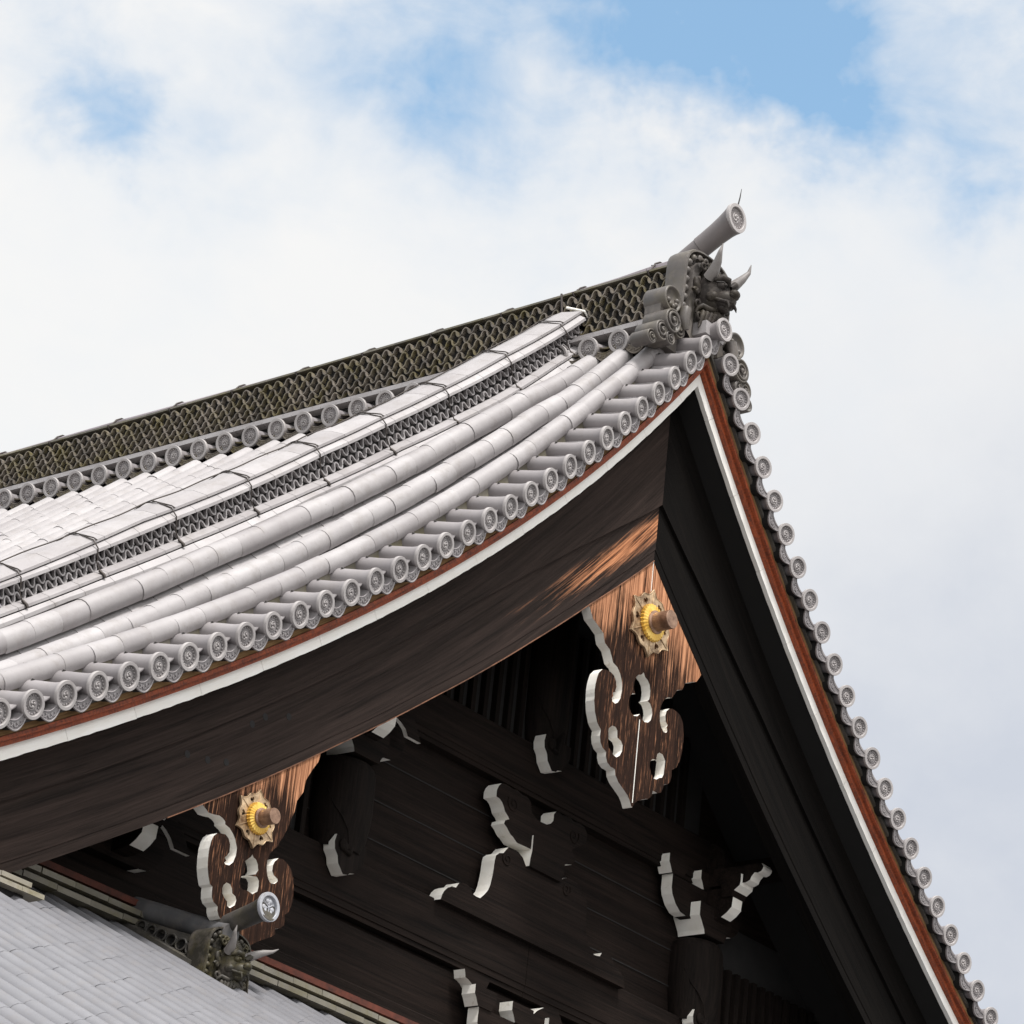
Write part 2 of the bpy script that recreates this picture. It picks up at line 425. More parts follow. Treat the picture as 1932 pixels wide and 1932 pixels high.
# carved outlines measured in metres in the gable plane (x, z)
T_ = {"g1L":[[-0.758,-2.697],[-0.703,-2.779],[-0.622,-2.81],[-0.551,-2.845],[-0.518,-2.916],[-0.448,-2.945],[-0.413,-3.001],[-0.391,-3.034],[-0.333,-3.051],[-0.288,-3.086],[-0.251,-3.148],[-0.243,-3.214],[-0.255,-3.287],[-0.281,-3.333],[-0.317,-3.354],[-0.351,-3.35],[-0.363,-3.327],[-0.347,-3.301],[-0.361,-3.282],[-0.331,-3.26],[-0.32,-3.215],[-0.331,-3.171],[-0.365,-3.135],[-0.411,-3.122],[-0.465,-3.124],[-0.518,-3.137],[-0.561,-3.184],[-0.582,-3.25],[-0.592,-3.329],[-0.586,-3.423],[-0.565,-3.51],[-0.528,-3.585],[-0.467,-3.628],[-0.472,-3.68],[-0.458,-3.73],[-0.425,-3.765],[-0.377,-3.781],[-0.371,-3.82],[-0.348,-3.86],[-0.301,-3.881],[-0.24,-3.88],[-0.229,-3.926],[-0.188,-3.966],[-0.118,-3.996],[-0.047,-4.033],[-0.011,-4.068],[0.012,-4.107],[0.04,-4.098]],"g1cR":[[0.015,-2.976],[0.034,-2.997],[0.069,-3.008],[0.098,-3.039],[0.114,-3.082],[0.118,-3.129],[0.109,-3.161],[0.089,-3.18],[0.126,-3.189],[0.154,-3.221],[0.169,-3.264],[0.158,-3.317],[0.123,-3.354],[0.079,-3.364],[0.037,-3.353],[0.017,-3.323]],"g1h":[[-0.327,-3.544],[-0.283,-3.542],[-0.256,-3.562],[-0.248,-3.617],[-0.198,-3.626],[-0.172,-3.655],[-0.17,-3.702],[-0.198,-3.753],[-0.237,-3.78],[-0.276,-3.773],[-0.307,-3.751],[-0.344,-3.736],[-0.363,-3.696],[-0.369,-3.63],[-0.367,-3.582]],"g2o":[[-4.749,-5.679],[-4.712,-5.699],[-4.661,-5.723],[-4.61,-5.717],[-4.559,-5.71],[-4.522,-5.713],[-4.494,-5.727],[-4.492,-5.749],[-4.444,-5.761],[-4.406,-5.781],[-4.373,-5.816],[-4.348,-5.868],[-4.345,-5.922],[-4.362,-5.974],[-4.394,-6.01],[-4.435,-6.016],[-4.449,-6.006],[-4.431,-5.987],[-4.457,-5.972],[-4.431,-5.955],[-4.412,-5.921],[-4.414,-5.871],[-4.436,-5.832],[-4.472,-5.816],[-4.511,-5.822],[-4.554,-5.834],[-4.582,-5.86],[-4.6,-5.9],[-4.61,-5.954],[-4.609,-6.017],[-4.599,-6.087],[-4.579,-6.144],[-4.554,-6.191],[-4.527,-6.198],[-4.528,-6.232],[-4.52,-6.271],[-4.498,-6.3],[-4.454,-6.314],[-4.45,-6.344],[-4.432,-6.37],[-4.41,-6.389],[-4.359,-6.385],[-4.34,-6.414],[-4.294,-6.445],[-4.249,-6.472],[-4.192,-6.496],[-4.146,-6.527],[-4.09,-6.474],[-4.007,-6.421],[-3.935,-6.377],[-3.893,-6.354],[-3.864,-6.327],[-3.868,-6.292],[-3.821,-6.273],[-3.786,-6.239],[-3.793,-6.167],[-3.758,-6.138],[-3.74,-6.09],[-3.73,-6.031],[-3.74,-5.96],[-3.757,-5.89],[-3.787,-5.844],[-3.834,-5.812],[-3.884,-5.8],[-3.927,-5.806],[-3.961,-5.839],[-3.973,-5.871],[-3.974,-5.913],[-3.953,-5.936],[-3.911,-5.947],[-3.907,-5.966],[-3.933,-5.988],[-3.968,-5.999],[-3.996,-5.985],[-4.018,-5.955],[-4.034,-5.905],[-4.036,-5.859],[-4.022,-5.808],[-3.987,-5.763],[-3.948,-5.727],[-3.934,-5.685],[-3.913,-5.654],[-3.879,-5.578],[-3.858,-5.509],[-3.828,-5.433],[-3.819,-5.353],[-3.765,-5.268],[-3.755,-5.178],[-3.703,-5.079],[-3.653,-5.008],[-3.641,-4.946],[-3.735,-4.911],[-4.587,-5.438]],"g2c":[[-4.19,-5.863],[-4.174,-5.88],[-4.145,-5.889],[-4.122,-5.915],[-4.112,-5.953],[-4.132,-5.987],[-4.207,-6.018],[-4.116,-6.001],[-4.092,-6.021],[-4.086,-6.06],[-4.091,-6.094],[-4.136,-6.128],[-4.17,-6.124],[-4.199,-6.122],[-4.235,-6.131],[-4.261,-6.116],[-4.274,-6.083],[-4.268,-6.045],[-4.24,-6.012],[-4.239,-5.989],[-4.252,-5.961],[-4.25,-5.933],[-4.222,-5.905],[-4.2,-5.884]],"g2h":[[-4.399,-6.13],[-4.363,-6.13],[-4.339,-6.154],[-4.333,-6.184],[-4.298,-6.194],[-4.284,-6.219],[-4.293,-6.254],[-4.332,-6.288],[-4.363,-6.285],[-4.371,-6.256],[-4.401,-6.238],[-4.428,-6.215],[-4.432,-6.179],[-4.424,-6.154]],"g2h2":[[-3.974,-6.094],[-3.917,-6.09],[-3.885,-6.117],[-3.873,-6.178],[-3.909,-6.235],[-3.961,-6.247],[-4.006,-6.22],[-4.004,-6.163]],"kc":[[-0.641,-4.015],[-0.672,-4.05],[-0.688,-4.089],[-0.686,-4.14],[-0.642,-4.144],[-0.609,-4.161],[-0.583,-4.19],[-0.563,-4.222],[-0.522,-4.246],[-0.499,-4.266],[-0.548,-4.292],[-0.558,-4.322],[-0.521,-4.34],[-0.487,-4.367],[-0.462,-4.382],[-0.431,-4.391],[-0.399,-4.408],[-0.375,-4.421],[-0.204,-4.415],[0.023,-4.417],[0.233,-4.416],[0.27,-4.39],[0.351,-4.368],[0.385,-4.333],[0.384,-4.295],[0.359,-4.269],[0.329,-4.262],[0.346,-4.235],[0.403,-4.202],[0.475,-4.159],[0.511,-4.131],[0.516,-4.073],[0.503,-4.038],[0.468,-4.011],[0.419,-3.998],[0.357,-4.004],[0.32,-4.011],[0.271,-3.994],[0.202,-4.002],[0.16,-4.009],[0.125,-3.999],[0.084,-4.006],[0.057,-4.037],[0.059,-4.07],[0.056,-4.095],[0.03,-4.126],[-0.02,-4.151],[-0.095,-4.155],[-0.172,-4.143],[-0.222,-4.116],[-0.241,-4.075],[-0.249,-4.039],[-0.299,-4.013],[-0.366,-4.017],[-0.436,-3.998],[-0.493,-4.012],[-0.539,-4.004],[-0.591,-4.003]],"kb":[[-0.192,-4.3],[-0.191,-4.43],[-0.209,-4.554],[0.043,-4.544],[0.209,-4.538],[0.228,-4.418],[0.233,-4.299]],"kl":[[-0.209,-4.554],[-0.257,-4.504],[-0.313,-4.479],[-0.381,-4.473],[-0.446,-4.48],[-0.472,-4.508],[-0.502,-4.546],[-0.551,-4.561],[-0.59,-4.593],[-0.6,-4.638],[-0.602,-4.695],[-0.608,-4.762],[-0.622,-4.841],[-0.642,-4.894],[-0.678,-4.938],[-0.728,-4.987],[-0.778,-4.99],[-0.829,-4.981],[-0.85,-4.946],[-0.895,-4.933],[-0.952,-4.932],[-0.999,-4.95],[-1.031,-4.997],[-1.082,-5.004],[-1.127,-5.028],[-1.163,-5.064],[-1.185,-5.102],[-1.196,-5.142]]}
# ------------------------------------------------------------------ setting
g = MB(); g.box(-160, 160, -160, 160, -0.5, 0, 0)
ground = obj('ground', g, GRAVEL); ground['kind'] = 'structure'

# ------------------------------------------------------------------ the building
hall = empty('temple_hall', (0, 6, 0))
hall['label'] = 'old wooden temple hall gable with curved grey tiled roof, demon ridge tiles and carved pendants'
hall['category'] = 'temple'
TR = Matrix.Translation((0, -6, GZ))
def part(name, mb, mats, label=None):
    o = obj(name, mb, mats, hall, TR)
    if label: o['label'] = label
    return o
def hold(name, label=None):
    o = empty(name, (0, 0, 0), hall); o.matrix_local = TR
    if label: o['label'] = label
    return o
def place(name, me, m, parent=None):
    o = D.objects.new(name, me); C.objects.link(o); o.parent = parent or hall
    o.matrix_local = (TR @ m) if parent is None else m
    return o

# gable line of the verge tile centres: z over u = |x|
PC = (0.00027935615695, -0.00766984940779, 0.10293209262636, -1.28580333848349, -0.00576474961336)
def Zc(u): return (((PC[0]*u+PC[1])*u+PC[2])*u+PC[3])*u+PC[4]
def dZ(u): return ((4*PC[0]*u+3*PC[1])*u+2*PC[2])*u+PC[3]
US = [-0.6+0.005*i for i in range(2001)]
AS = [0.0]
for a, b in zip(US, US[1:]): AS.append(AS[-1]+math.hypot(b-a, Zc(b)-Zc(a)))
def interp(x, X, Y):
    if x <= X[0]: return Y[0]
    if x >= X[-1]: return Y[-1]
    lo, hi = 0, len(X)-1
    while hi-lo > 1:
        m = (lo+hi)//2
        if X[m] <= x: lo = m
        else: hi = m
    return Y[lo]+(Y[hi]-Y[lo])*(x-X[lo])/(X[hi]-X[lo])
A0 = interp(0, US, AS)
def s_of(u): return interp(u, US, AS)-A0
def u_of(s): return interp(s+A0, AS, US)
def nrm(u):
    m = dZ(u); L = math.hypot(1, m); return m/L, 1/L      # left side normal (x,z)
def pos(u, n, y, side=-1):
    nx, nz = nrm(u)
    return ((-u+nx*n)*(-side), y, Zc(u)+nz*n)      # side=-1 left, +1 right
def u0_of(n):                                      # u where an offset line meets the centre plane
    lo, hi = -0.55, 1.4
    for _ in range(40):
        m = (lo+hi)/2
        if -m+nrm(m)[0]*n > 0: lo = m
        else: hi = m
    return hi
UE = 8.3
def board(mb, prof, side, mi=0, u1=UE, u0=None, step=0.12, gap=None, nfun=None, jitter=0):
    """sweep a closed (y,n) profile along the verge line; n may be a function of u"""
    val = lambda n, u: n(u) if callable(n) else n
    starts = []
    for y, n in prof:
        a = u0_of(val(n, 0.0)) if u0 is None else u0
        if u0 is None:
            for _ in range(6): a = u0_of(val(n, a))
        starts.append(a)
    s_end = s_of(u1)
    segs = []
    if gap:
        k = 0.0; L, w = gap
        while k < s_end: segs.append((k, min(k+L-w, s_end))); k += L
    else: segs = [(0.0, s_end)]
    for (sa, sb) in segs:
        first = sa == 0.0
        m = max(1, int((sb-sa)/step)); rows = []; uvr = []
        for i in range(m+1):
            r = []; q = []
            jj = random.uniform(-jitter, jitter)
            for (y, n), st in zip(prof, starts):
                f = i/m
                if first: s = s_of(st)*(1-f)+sb*f if i else s_of(st)
                else: s = sa+(sb-sa)*f
                u = u_of(s); nn = val(n, u)
                if jitter and nn < prof[0][1]-0.02: nn += jj
                r.append(pos(u, nn, y, side)); q.append((s, nn-y))
            rows.append(r+[r[0]]); uvr.append(q+[q[0]])
        mb.grid(rows, mi, False, False, uvr, flip=(side > 0))
        a = rows[0][:-1]; b = rows[-1][:-1]
        mb.add(a, [tuple(range(len(a)))[::-1] if side < 0 else tuple(range(len(a)))], mi, False, uvr[0][:-1])
        mb.add(b, [tuple(range(len(b))) if side < 0 else tuple(range(len(b)))[::-1]], mi, False, uvr[-1][:-1])

def tab(X, Y): return lambda u: interp(u, X, Y)
bb_bot = tab([0, .5, 1.0, 1.6, 2.2, 3.2, 4.1, 5.4, 6.2, 8.3], [-1.40, -1.345, -1.27, -1.185, -1.13, -1.065, -1.03, -1.01, -0.998, -0.99])
bb_step = tab([0, .45, .88, 1.18, 1.6, 2.05, 2.5, 3.2, 4.0, 6, 8.3], [-1.14, -1.02, -.905, -.82, -.725, -.655, -.61, -.575, -.555, -.55, -.55])
for side in (-1, 1):
    far = side > 0
    u1 = UE
    m = MB(); board(m, [(0.125, -0.100), (0.125, -0.140), (0.50, -0.140), (0.50, -0.100)], side); part('tile_batten', m, TAN)
    m = MB(); board(m, [(0.115, -0.1425), (0.115, -0.172), (0.150, -0.176), (0.150, -0.205), (0.60, -0.205), (0.60, -0.1425)], side); part('red_fascia', m, RUST)
    m = MB(); board(m, [(0.190, -0.2075), (0.190, -0.287), (0.232, -0.284), (0.232, -0.2075)], side, gap=(0.66, 0.0035), step=0.06, jitter=0.0025); part('white_fascia', m, WBOARD)
    m = MB(); board(m, [(0.234, -0.2075), (0.234, -0.276), (0.60, -0.276), (0.60, -0.2075)], side); part('inner_soffit_board', m, SOFFIT)
    m = MB(); board(m, [(0.445, -0.279), (0.445, bb_step), (0.476, bb_step), (0.476, lambda u: bb_bot(u)+0.075), (0.482, lambda u: bb_bot(u)+0.07), (0.482, bb_bot), (0.61, bb_bot), (0.61, -0.279)], side)
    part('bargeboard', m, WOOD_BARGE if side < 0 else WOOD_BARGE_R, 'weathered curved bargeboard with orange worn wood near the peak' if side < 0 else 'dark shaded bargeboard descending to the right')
    if side < 0:
        m = MB(); board(m, [(0.4745, lambda u: bb_bot(u)+.005), (0.4745, lambda u: bb_bot(u)-.0015), (0.492, lambda u: bb_bot(u)-.0015), (0.492, lambda u: bb_bot(u)+.005)], side, u1=5.6); part('lit_edge_strip', m, LIT_EDGE)  # thin added strip, painted as the lit lower edge of the board
    m = MB(); board(m, [(0.602, -0.30), (0.602, -0.36), (3.2, -0.36), (3.2, -0.30)], side); part('soffit', m, SOFFIT)

# ---- eave tiles --------------------------------------------------------
def disc_mb(r=0.095, crest='swirl', nb=16):
    """round end tile face in the plane y=0 looking to -y"""
    m = MB(); n = 40
    def ring(rr, y): return [(rr*math.cos(2*PI*k/n), y, rr*math.sin(2*PI*k/n)) for k in range(n)]
    prof = [(r*0.86, 0.030), (r*0.985, 0.026), (r, 0.018), (r, 0.004), (r*0.985, 0.0), (r*0.78, 0.0), (r*0.745, 0.003), (r*0.735, 0.022), (0.0005, 0.022)]
    for (a, b) in zip(prof, prof[1:]):
        m.grid([ring(*a), ring(*b)], 0, True, True, flip=True)
    if crest == 'swirl':
        for k in range(nb):
            a = 2*PI*k/nb
            m.ball((r*0.62*math.cos(a), 0.016, r*0.62*math.sin(a)), r*0.068, 0, 3)
        for k in range(3):
            pts = []; rs = []
            for i in range(9):
                t = i/8; a = 2*PI*k/3+0.4-t*3.5
                rr = r*(0.15+0.29*t**0.8)
                pts.append((rr*math.cos(a), 0.017, rr*math.sin(a))); rs.append(r*(0.085*(1-t)**0.9+0.022))
            m.tube(pts, rs, 6)
            m.ball((pts[0][0], 0.014, pts[0][2]), r*0.12, 0, 4)
    else:
        for k in range(3):
            a = PI/2+2*PI*k/3
            ux, uz = math.cos(a), math.sin(a)
            for sgn in (-1, 1):
                c = (ux*r*0.40-uz*sgn*r*0.13, 0.017, uz*r*0.40+ux*sgn*r*0.13)
                m.ball(c, r*0.185, 0, 6, (1, 0.5, 1))
            m.ball((ux*r*0.26, 0.017, uz*r*0.26), r*0.16, 0, 6, (1, 0.45, 1))
            m.tube([(0, 0.008, 0), (ux*r*0.2, 0.006, uz*r*0.2)], r*0.03, 6)
            b = a+PI/3
            m.tube([(0.02*r, 0.012, 0), (math.cos(b)*r*0.55, 0.012, math.sin(b)*r*0.55)], [r*0.05, r*0.03], 6)
    return m
def tubetile_mb(L, r=0.072, rd=0.088, nail=True, half=False):
    m = MB(); n = 22
    ys = [0.02, 0.035, 0.06, 0.10, 0.16, 0.24, L]
    rows = []
    for y in ys:
        f = max(0, 1-(y-0.02)/0.11)
        rr = r+(rd-r)*f*f
        rows.append([(rr*math.cos(2*PI*k/n), y, rr*math.sin(2*PI*k/n)) for k in range(n)])
    m.grid(rows, 0, True, True, flip=False)
    m.fan(rows[0], 0, False); m.fan(rows[-1], 0, True)
    return m
def nail_mb(y=0.285, z=0.076):
    m = MB(); m.ball((0, y, z), 0.009, 0, 4); m.tube([(-0.012, y+0.004, z-0.002), (0.012, y-0.004, z-0.002)], 0.004, 6); m.tube([(0, y, z-0.02), (0, y, z)], 0.006, 6)
    return m
def pan_mb(L=0.36, pitch=0.30, deco=True):
    """scalloped verge pan between two discs, at local +x"""
    m = MB(); n = 14
    def arc(x0, x1, z0, sag):
        return [(x0+(x1-x0)*i/n, z0-sag*math.sin(PI*i/n)**0.9) for i in range(n+1)]
    lo = arc(0.035, pitch-0.035, -0.040, 0.094)
    hi = arc(0.045, pitch-0.045, -0.018, 0.052)
    y0, y1 = 0.022, 0.05
    m.grid([[(x, y0, z) for x, z in lo], [(x, y0, z) for x, z in hi]], 0, False)
    m.grid([[(x, y0+0.014, z) for x, z in lo], [(x, y0, z) for x, z in lo]], 0, True)
    m.grid([[(x, y0, z) for x, z in hi], [(x, y1, z-0.010) for x, z in hi], [(x, L, z-0.035) for x, z in hi]], 0, True)
    m.grid([[(x, L, z-0.03) for x, z in lo], [(x, y0+0.014, z) for x, z in lo]], 1, True)
    # raised lips
    m.tube([(x, y0-0.003, z) for x, z in lo], 0.0065, 6)
    m.tube([(x, y0-0.002, z) for x, z in hi], 0.0045, 6)
    if deco:
        for t in (0.3, 0.5, 0.7):
            i = int(t*n); x = (lo[i][0]+hi[i][0])/2; z = (lo[i][1]+hi[i][1])/2
            for sg in (-1, 1):
                m.tube([(x+sg*0.004, y0-0.003, z-0.012), (x+sg*0.016, y0-0.003, z-0.004), (x+sg*0.017, y0-0.003, z+0.009), (x+sg*0.008, y0-0.003, z+0.010)], [0.0045, 0.005, 0.004, 0.003], 5)
    # second lip behind the disc (upper noshi)
    hi2 = arc(0.03, pitch-0.03, 0.028, 0.034)
    m.grid([[(x, 0.075, z-0.014) for x, z in hi2], [(x, 0.07, z) for x, z in hi2], [(x, L, z-0.02) for x, z in hi2]], 0, True)
    return m
ME_DISC = mesh('end_disc', disc_mb(), [TILE_DISC])
ME_TUBE = mesh('verge_tile', tubetile_mb(0.375), [TILE_VERGE])
ME_NAIL = mesh('nail', nail_mb(), [IRON])
ME_PAN = mesh('pan_tile', pan_mb(), [TILE_VERGE, SOFFIT])
ME_RTUBE = mesh('ridge_eave_tile', tubetile_mb(0.30, 0.066, 0.086), [TILE_VERGE])
ME_RPAN = mesh('ridge_pan_tile', pan_mb(0.30, 0.3127), [TILE_MOSS, SOFFIT])

TILT = math.radians(13)
def frame(u, side, phi=TILT):
    nx, nz = nrm(u)
    Nn = Vector((nx*(-side), 0, nz))
    X = Vector((nz, 0, -nx*(-side)))          # along the verge, pointing to world +x
    X = X if X.x > 0 else -X
    Yv = Vector((0, 1, 0))
    Yb = Yv*math.cos(phi)+Nn*math.sin(phi)
    Zb = X.cross(Yb)
    p = pos(u, 0, 0, side)
    return Matrix(((X.x, Yb.x, Zb.x, p[0]), (X.y, Yb.y, Zb.y, p[1]), (X.z, Yb.z, Zb.z, p[2]), (0, 0, 0, 1)))
def verge_tile(M, nail=True, pan=True):
    t = place('verge_tile', ME_TUBE, M)
    j = Matrix.Rotation(random.uniform(-0.35, 0.35), 4, 'Y')
    place('end_disc', ME_DISC, j, t)
    if nail: place('nail', ME_NAIL, Matrix.Identity(4), t)
    if pan: place('pan_tile', ME_PAN, Matrix.Identity(4), t)
    return t
PIT = 0.30
for k in range(1, 35):
    u = u_of(s_of(0.179)+(k-1)*0.3)
    if u < UE: verge_tile(frame(u, -1) @ Matrix.Rotation(random.uniform(-.025, .025), 4, 'Z') @ Matrix.Rotation(random.uniform(-.02, .02), 4, 'X'))
for k in range(1, 35):
    u = u_of(s_of(0.179)+(k-1)*0.3)
    if u < UE: verge_tile(frame(u, 1) @ Matrix.Rotation(random.uniform(-.02, .02), 4, 'Z') @ Matrix.Rotation(random.uniform(-.02, .02), 4, 'X'))
# apex tile, a little larger and level
apx = verge_tile(Matrix.Translation((0, -0.045, 0.0)) @ Matrix.Scale(1.06, 4), nail=False, pan=False)
m = MB(); m.box(-0.13, 0.13, 0.06, 0.36, -0.06, 0.055); part('apex_saddle_tile', m, TILE)

# ---- tile rows running down the slope ----------------------------------
tU = [-.1, .3, .6, 1.0, 1.6, 2.2, 2.7, 3.3, 4.0, 4.6, 5.2, 5.9, 6.5, 7.5, 8.3]
ROW1 = tab([-.1, .36, .9, 1.6, 2.5, 3.9, 4.2, 6.2, 6.6, 8.3], [.085, .132, .170, .193, .198, .20, .194, .181, .175, .15])
ROW2 = tab([-.1, .32, .9, 1.27, 2.1, 3.07, 3.65, 4.73, 5.5, 6.28, 8.3], [.10, .147, .200, .262, .305, .322, .310, .286, .251, .206, .14])
ROW3 = tab([-.1, .30, .78, 1.02, 1.65, 2.55, 3.4, 4.2, 5.24, 6.0, 8.3], [.10, .153, .25, .318, .402, .450, .480, .480, .438, .394, .28])
NMAIN = tab([-.1, .3, .6, 1.0, 1.5, 2.1, 3.0, 4.0, 5.2, 6.0, 7.0, 8.3], [.09, .13, .20, .29, .37, .44, .49, .50, .48, .43, .36, .28])
ROWP = 0.3127
def rowfun(k):
    y = 0.3633+ROWP*k
    return y, (ROW1, ROW2, ROW3)[k] if k < 3 else NMAIN
def tile_row_mb(y, fn, u0, side=-1, r=0.080, seg=0.285, u1=UE, n=12):
    m = MB(); s = s_of(u0); s1 = s_of(u1); k = 0
    while s < s1:
        e = min(s+seg+0.004, s1)
        ry = random.uniform(-0.003, 0.003); rn = random.uniform(-0.003, 0.003)
        rows = []
        for i, f in enumerate((0.0, 0.5, 1.0, 1.0)):
            ss = s+(e-s)*f; u = u_of(ss); nx, nz = nrm(u)
            rr = r*(0.986+0.020*f) if i < 3 else r*0.982
            row = []
            for a in range(n+1):
                an = math.radians(-55+290*a/n)
                q = pos(u, fn(u)+rn+rr*math.sin(an), y+ry+rr*math.cos(an), side)
                row.append(q)
            rows.append(row)
        m.grid(rows[:3], 0, True, flip=(side < 0)); m.grid(rows[2:], 0, False, flip=(side < 0))
        s += seg; k += 1
    return m
for k in range(0, 33):
    if k == 3: continue                          # under the descending ridge
    y, fn = rowfun(k)
    u0 = -0.12 if k == 0 else (0.30 if k < 3 else 0.36)
    r = (0.078, 0.089, 0.090)[k] if k < 3 else 0.084
    o = part('tile_row', tile_row_mb(y, fn, u0+random.uniform(-.02, .0), r=r), TILE)
# pans between rows
def pan_sheet(side, ys, fns, name):
    m = MB()
    for (ya, fa), (yb, fb) in zip(zip(ys, fns), zip(ys[1:], fns[1:])):
        s = s_of(0.2); s1 = s_of(UE)
        while s < s1:
            e = min(s+0.285, s1)
            rows = []
            for i, f in enumerate((0, 1, 1)):
                u = u_of(s+(e-s)*f); row = []
                for j in range(7):
                    t = j/6
                    base = fa(u)*(1-t)+fb(u)*t-0.075-0.050*math.sin(PI*t)+(0.006 if i == 1 else -0.002)-(0.0 if i < 2 else 0.008)
                    row.append(pos(u, base, ya+(yb-ya)*t, side))
                rows.append(row)
            m.grid(rows[:2], 0, True, flip=(side > 0)); m.grid(rows[1:], 0, False, flip=(side > 0))
            s += 0.285
    return part(name, m, TILE)
ys = []; fns = []
for k in range(0, 33):
    y, fn = rowfun(k); ys.append(y); fns.append(fn)
pan_sheet(-1, ys, fns, 'pan_tile_bed')
pan_sheet(1, ys[:1]+ys[1::4]+[ys[-1]], fns[:1]+fns[1::4]+[fns[-1]], 'pan_tile_bed')
for k in (0, 1, 2, 3, 4):
    y, fn = rowfun(k)
    part('tile_row', tile_row_mb(y, fn, 0.0, side=1, n=8), TILE)
# joint filler blocks under the first row and the bed of the verge tiles
for side in (-1, 1):
    m = MB(); board(m, [(0.335, 0.15), (0.335, -0.02), (0.36, -0.02), (0.36, 0.15)], side, gap=(0.30, 0.004)); part('filler_tile', m, TILE_PALE)
    m = MB(); board(m, [(0.10, -0.075), (0.10, -0.0975), (0.48, -0.0975), (0.48, 0.0)], side); part('verge_bed', m, TILE_DARK)

# ---- descending ridge on the left slope -------------------------------
DL = tab([0, .44, .86, 1.49, 2.07, 2.5, 3.0, 3.8, 5.3, 5.9, 7, 8.3], [.12, .196, .272, .385, .458, .500, .525, .528, .515, .475, .41, .33])
CD = tab([0, .40, .94, 1.45, 2.01, 2.94, 3.41, 4.12, 4.85, 5.6, 6.5, 8.3], [.18, .259, .338, .428, .506, .575, .593, .598, .586, .550, .50, .40])
BL = tab([-.1, .25, .78, 1.42, 2.05, 2.7, 3.4, 4.13, 4.86, 5.77, 7, 8.3], [.36, .431, .544, .650, .728, .778, .787, .792, .768, .721, .65, .56])
AB = tab([-.1, .19, .76, 1.51, 2.08, 2.75, 3.33, 4.45, 5.72, 7, 8.3], [.42, .485, .613, .728, .795, .840, .850, .858, .765, .69, .60])
AT = tab([-.1, .14, .73, 1.39, 2.03, 2.56, 3.41, 4.13, 4.85, 5.55, 7, 8.3], [.47, .535, .676, .785, .858, .911, .940, .945, .916, .876, .80, .71])
dr = hold('descending_ridge', 'descending roof ridge with two rows of wave tiles below flat cap tiles')
def plus(f, d): return lambda u: f(u)+d
m = MB(); board(m, [(1.165, plus(DL, .018)), (1.165, plus(DL, -.002)), (1.60, plus(DL, -.002)), (1.60, plus(CD, -.003)), (1.20, plus(CD, -.003)), (1.165, plus(DL, .024))], -1, u0=0.02, gap=(0.32, 0.004)); subobj('base_noshi_tile', m, TILE, dr)
m = MB(); board(m, [(1.200, plus(CD, .026)), (1.200, plus(CD, .006)), (1.57, plus(CD, .006)), (1.57, plus(CD, .062)), (1.262, plus(CD, .060))], -1, u0=0.0, gap=(0.32, 0.004)); subobj('upper_noshi_tile', m, TILE, dr)
m = MB(); board(m, [(1.292, plus(CD, .05)), (1.292, plus(CD, .055)), (1.50, plus(CD, .055)), (1.50, plus(BL, .0)), (1.292, plus(BL, .0))], -1, u0=-0.02); subobj('ridge_core', m, BLACK, dr)  # painted black to stand for deep shade behind the wave tiles
def wave_strip(m, fn_pos, s0, s1, pitch, amp, th, depth, phase=0, mi=0, rnd=2.3, pw=0.62, step=20):
    """ribbon of alternating round arcs; fn_pos(s, n, d): point at arc s, height n, depth d"""
    k = int((s1-s0)/pitch*step); cl = []
    for i in range(k+1):
        s = s0+(s1-s0)*i/k
        h = (s/pitch+phase/(2*PI))*2; t = h-math.floor(h); sg = 1 if int(math.floor(h)) % 2 == 0 else -1
        cl.append((s, sg*amp*max(0, 1-abs(1-2*t)**rnd)**pw))
    up_ = []; dn = []
    for i, (s, w) in enumerate(cl):
        a, b = cl[max(0, i-1)], cl[min(k, i+1)]
        tx, tn = b[0]-a[0], b[1]-a[1]; L = math.hypot(tx, tn) or 1
        nx, nn = -tn/L*th/2, tx/L*th/2
        up_.append((s+nx, w+nn)); dn.append((s-nx, w-nn))
    cut = [0]+[i for i in range(1, k) if (cl[i-1][1] < 0) != (cl[i][1] < 0)]+[k]
    for c0, c1 in zip(cut, cut[1:]):          # every arc is a tile of its own
        if c1-c0 < 2: continue
        U = up_[c0:c1+1]; Dn = dn[c0:c1+1]; jd = random.uniform(-.004, .004)
        rows = [[fn_pos(a, b, jd) for a, b in U], [fn_pos(a, b, depth) for a, b in U], [fn_pos(a, b, depth) for a, b in Dn], [fn_pos(a, b, jd) for a, b in Dn]]
        m.grid(rows+[rows[0]], mi, False)
m = MB()
S1 = s_of(UE)
for row, ph in ((0.27, 0.0), (0.73, 0.5)):
    def fp(s, n, d, row=row):
        u = u_of(s); lo = CD(u)+.055; hi = BL(u)
        return pos(u, lo+(hi-lo)*row+n, 1.262+d, -1)
    wave_strip(m, fp, s_of(0.0), S1, 0.108, 0.030, 0.0115, 0.028, ph, rnd=2.0, pw=0.72)
subobj('wave_tile_band', m, TILE, dr)
m = MB(); board(m, [(1.218, plus(BL, .022)), (1.218, plus(BL, .0)), (1.60, plus(BL, .0)), (1.60, plus(AB, -.004)), (1.262, plus(AB, -.004))], -1, u0=-0.03, gap=(0.33, 0.004)); subobj('cap_noshi_tile', m, TILE, dr)
m = MB(); board(m, [(1.250, plus(AB, .022)), (1.250, plus(AB, .003)), (1.62, plus(AB, .003)), (1.62, plus(AT, -.03)), (1.53, plus(AT, -.004)), (1.44, plus(AT, .004)), (1.36, plus(AT, -.012))], -1, u0=-0.05, gap=(0.60, 0.004)); subobj('cap_tile', m, TILE, dr)
m = MB()
su = 0.0
pts = [pos(u_of(s_of(0.0)+i*0.1), AT(u_of(s_of(0.0)+i*0.1))+0.012+0.004*math.sin(i*0.9), 1.49, -1) for i in range(int((S1-s_of(0.0))/0.1))]
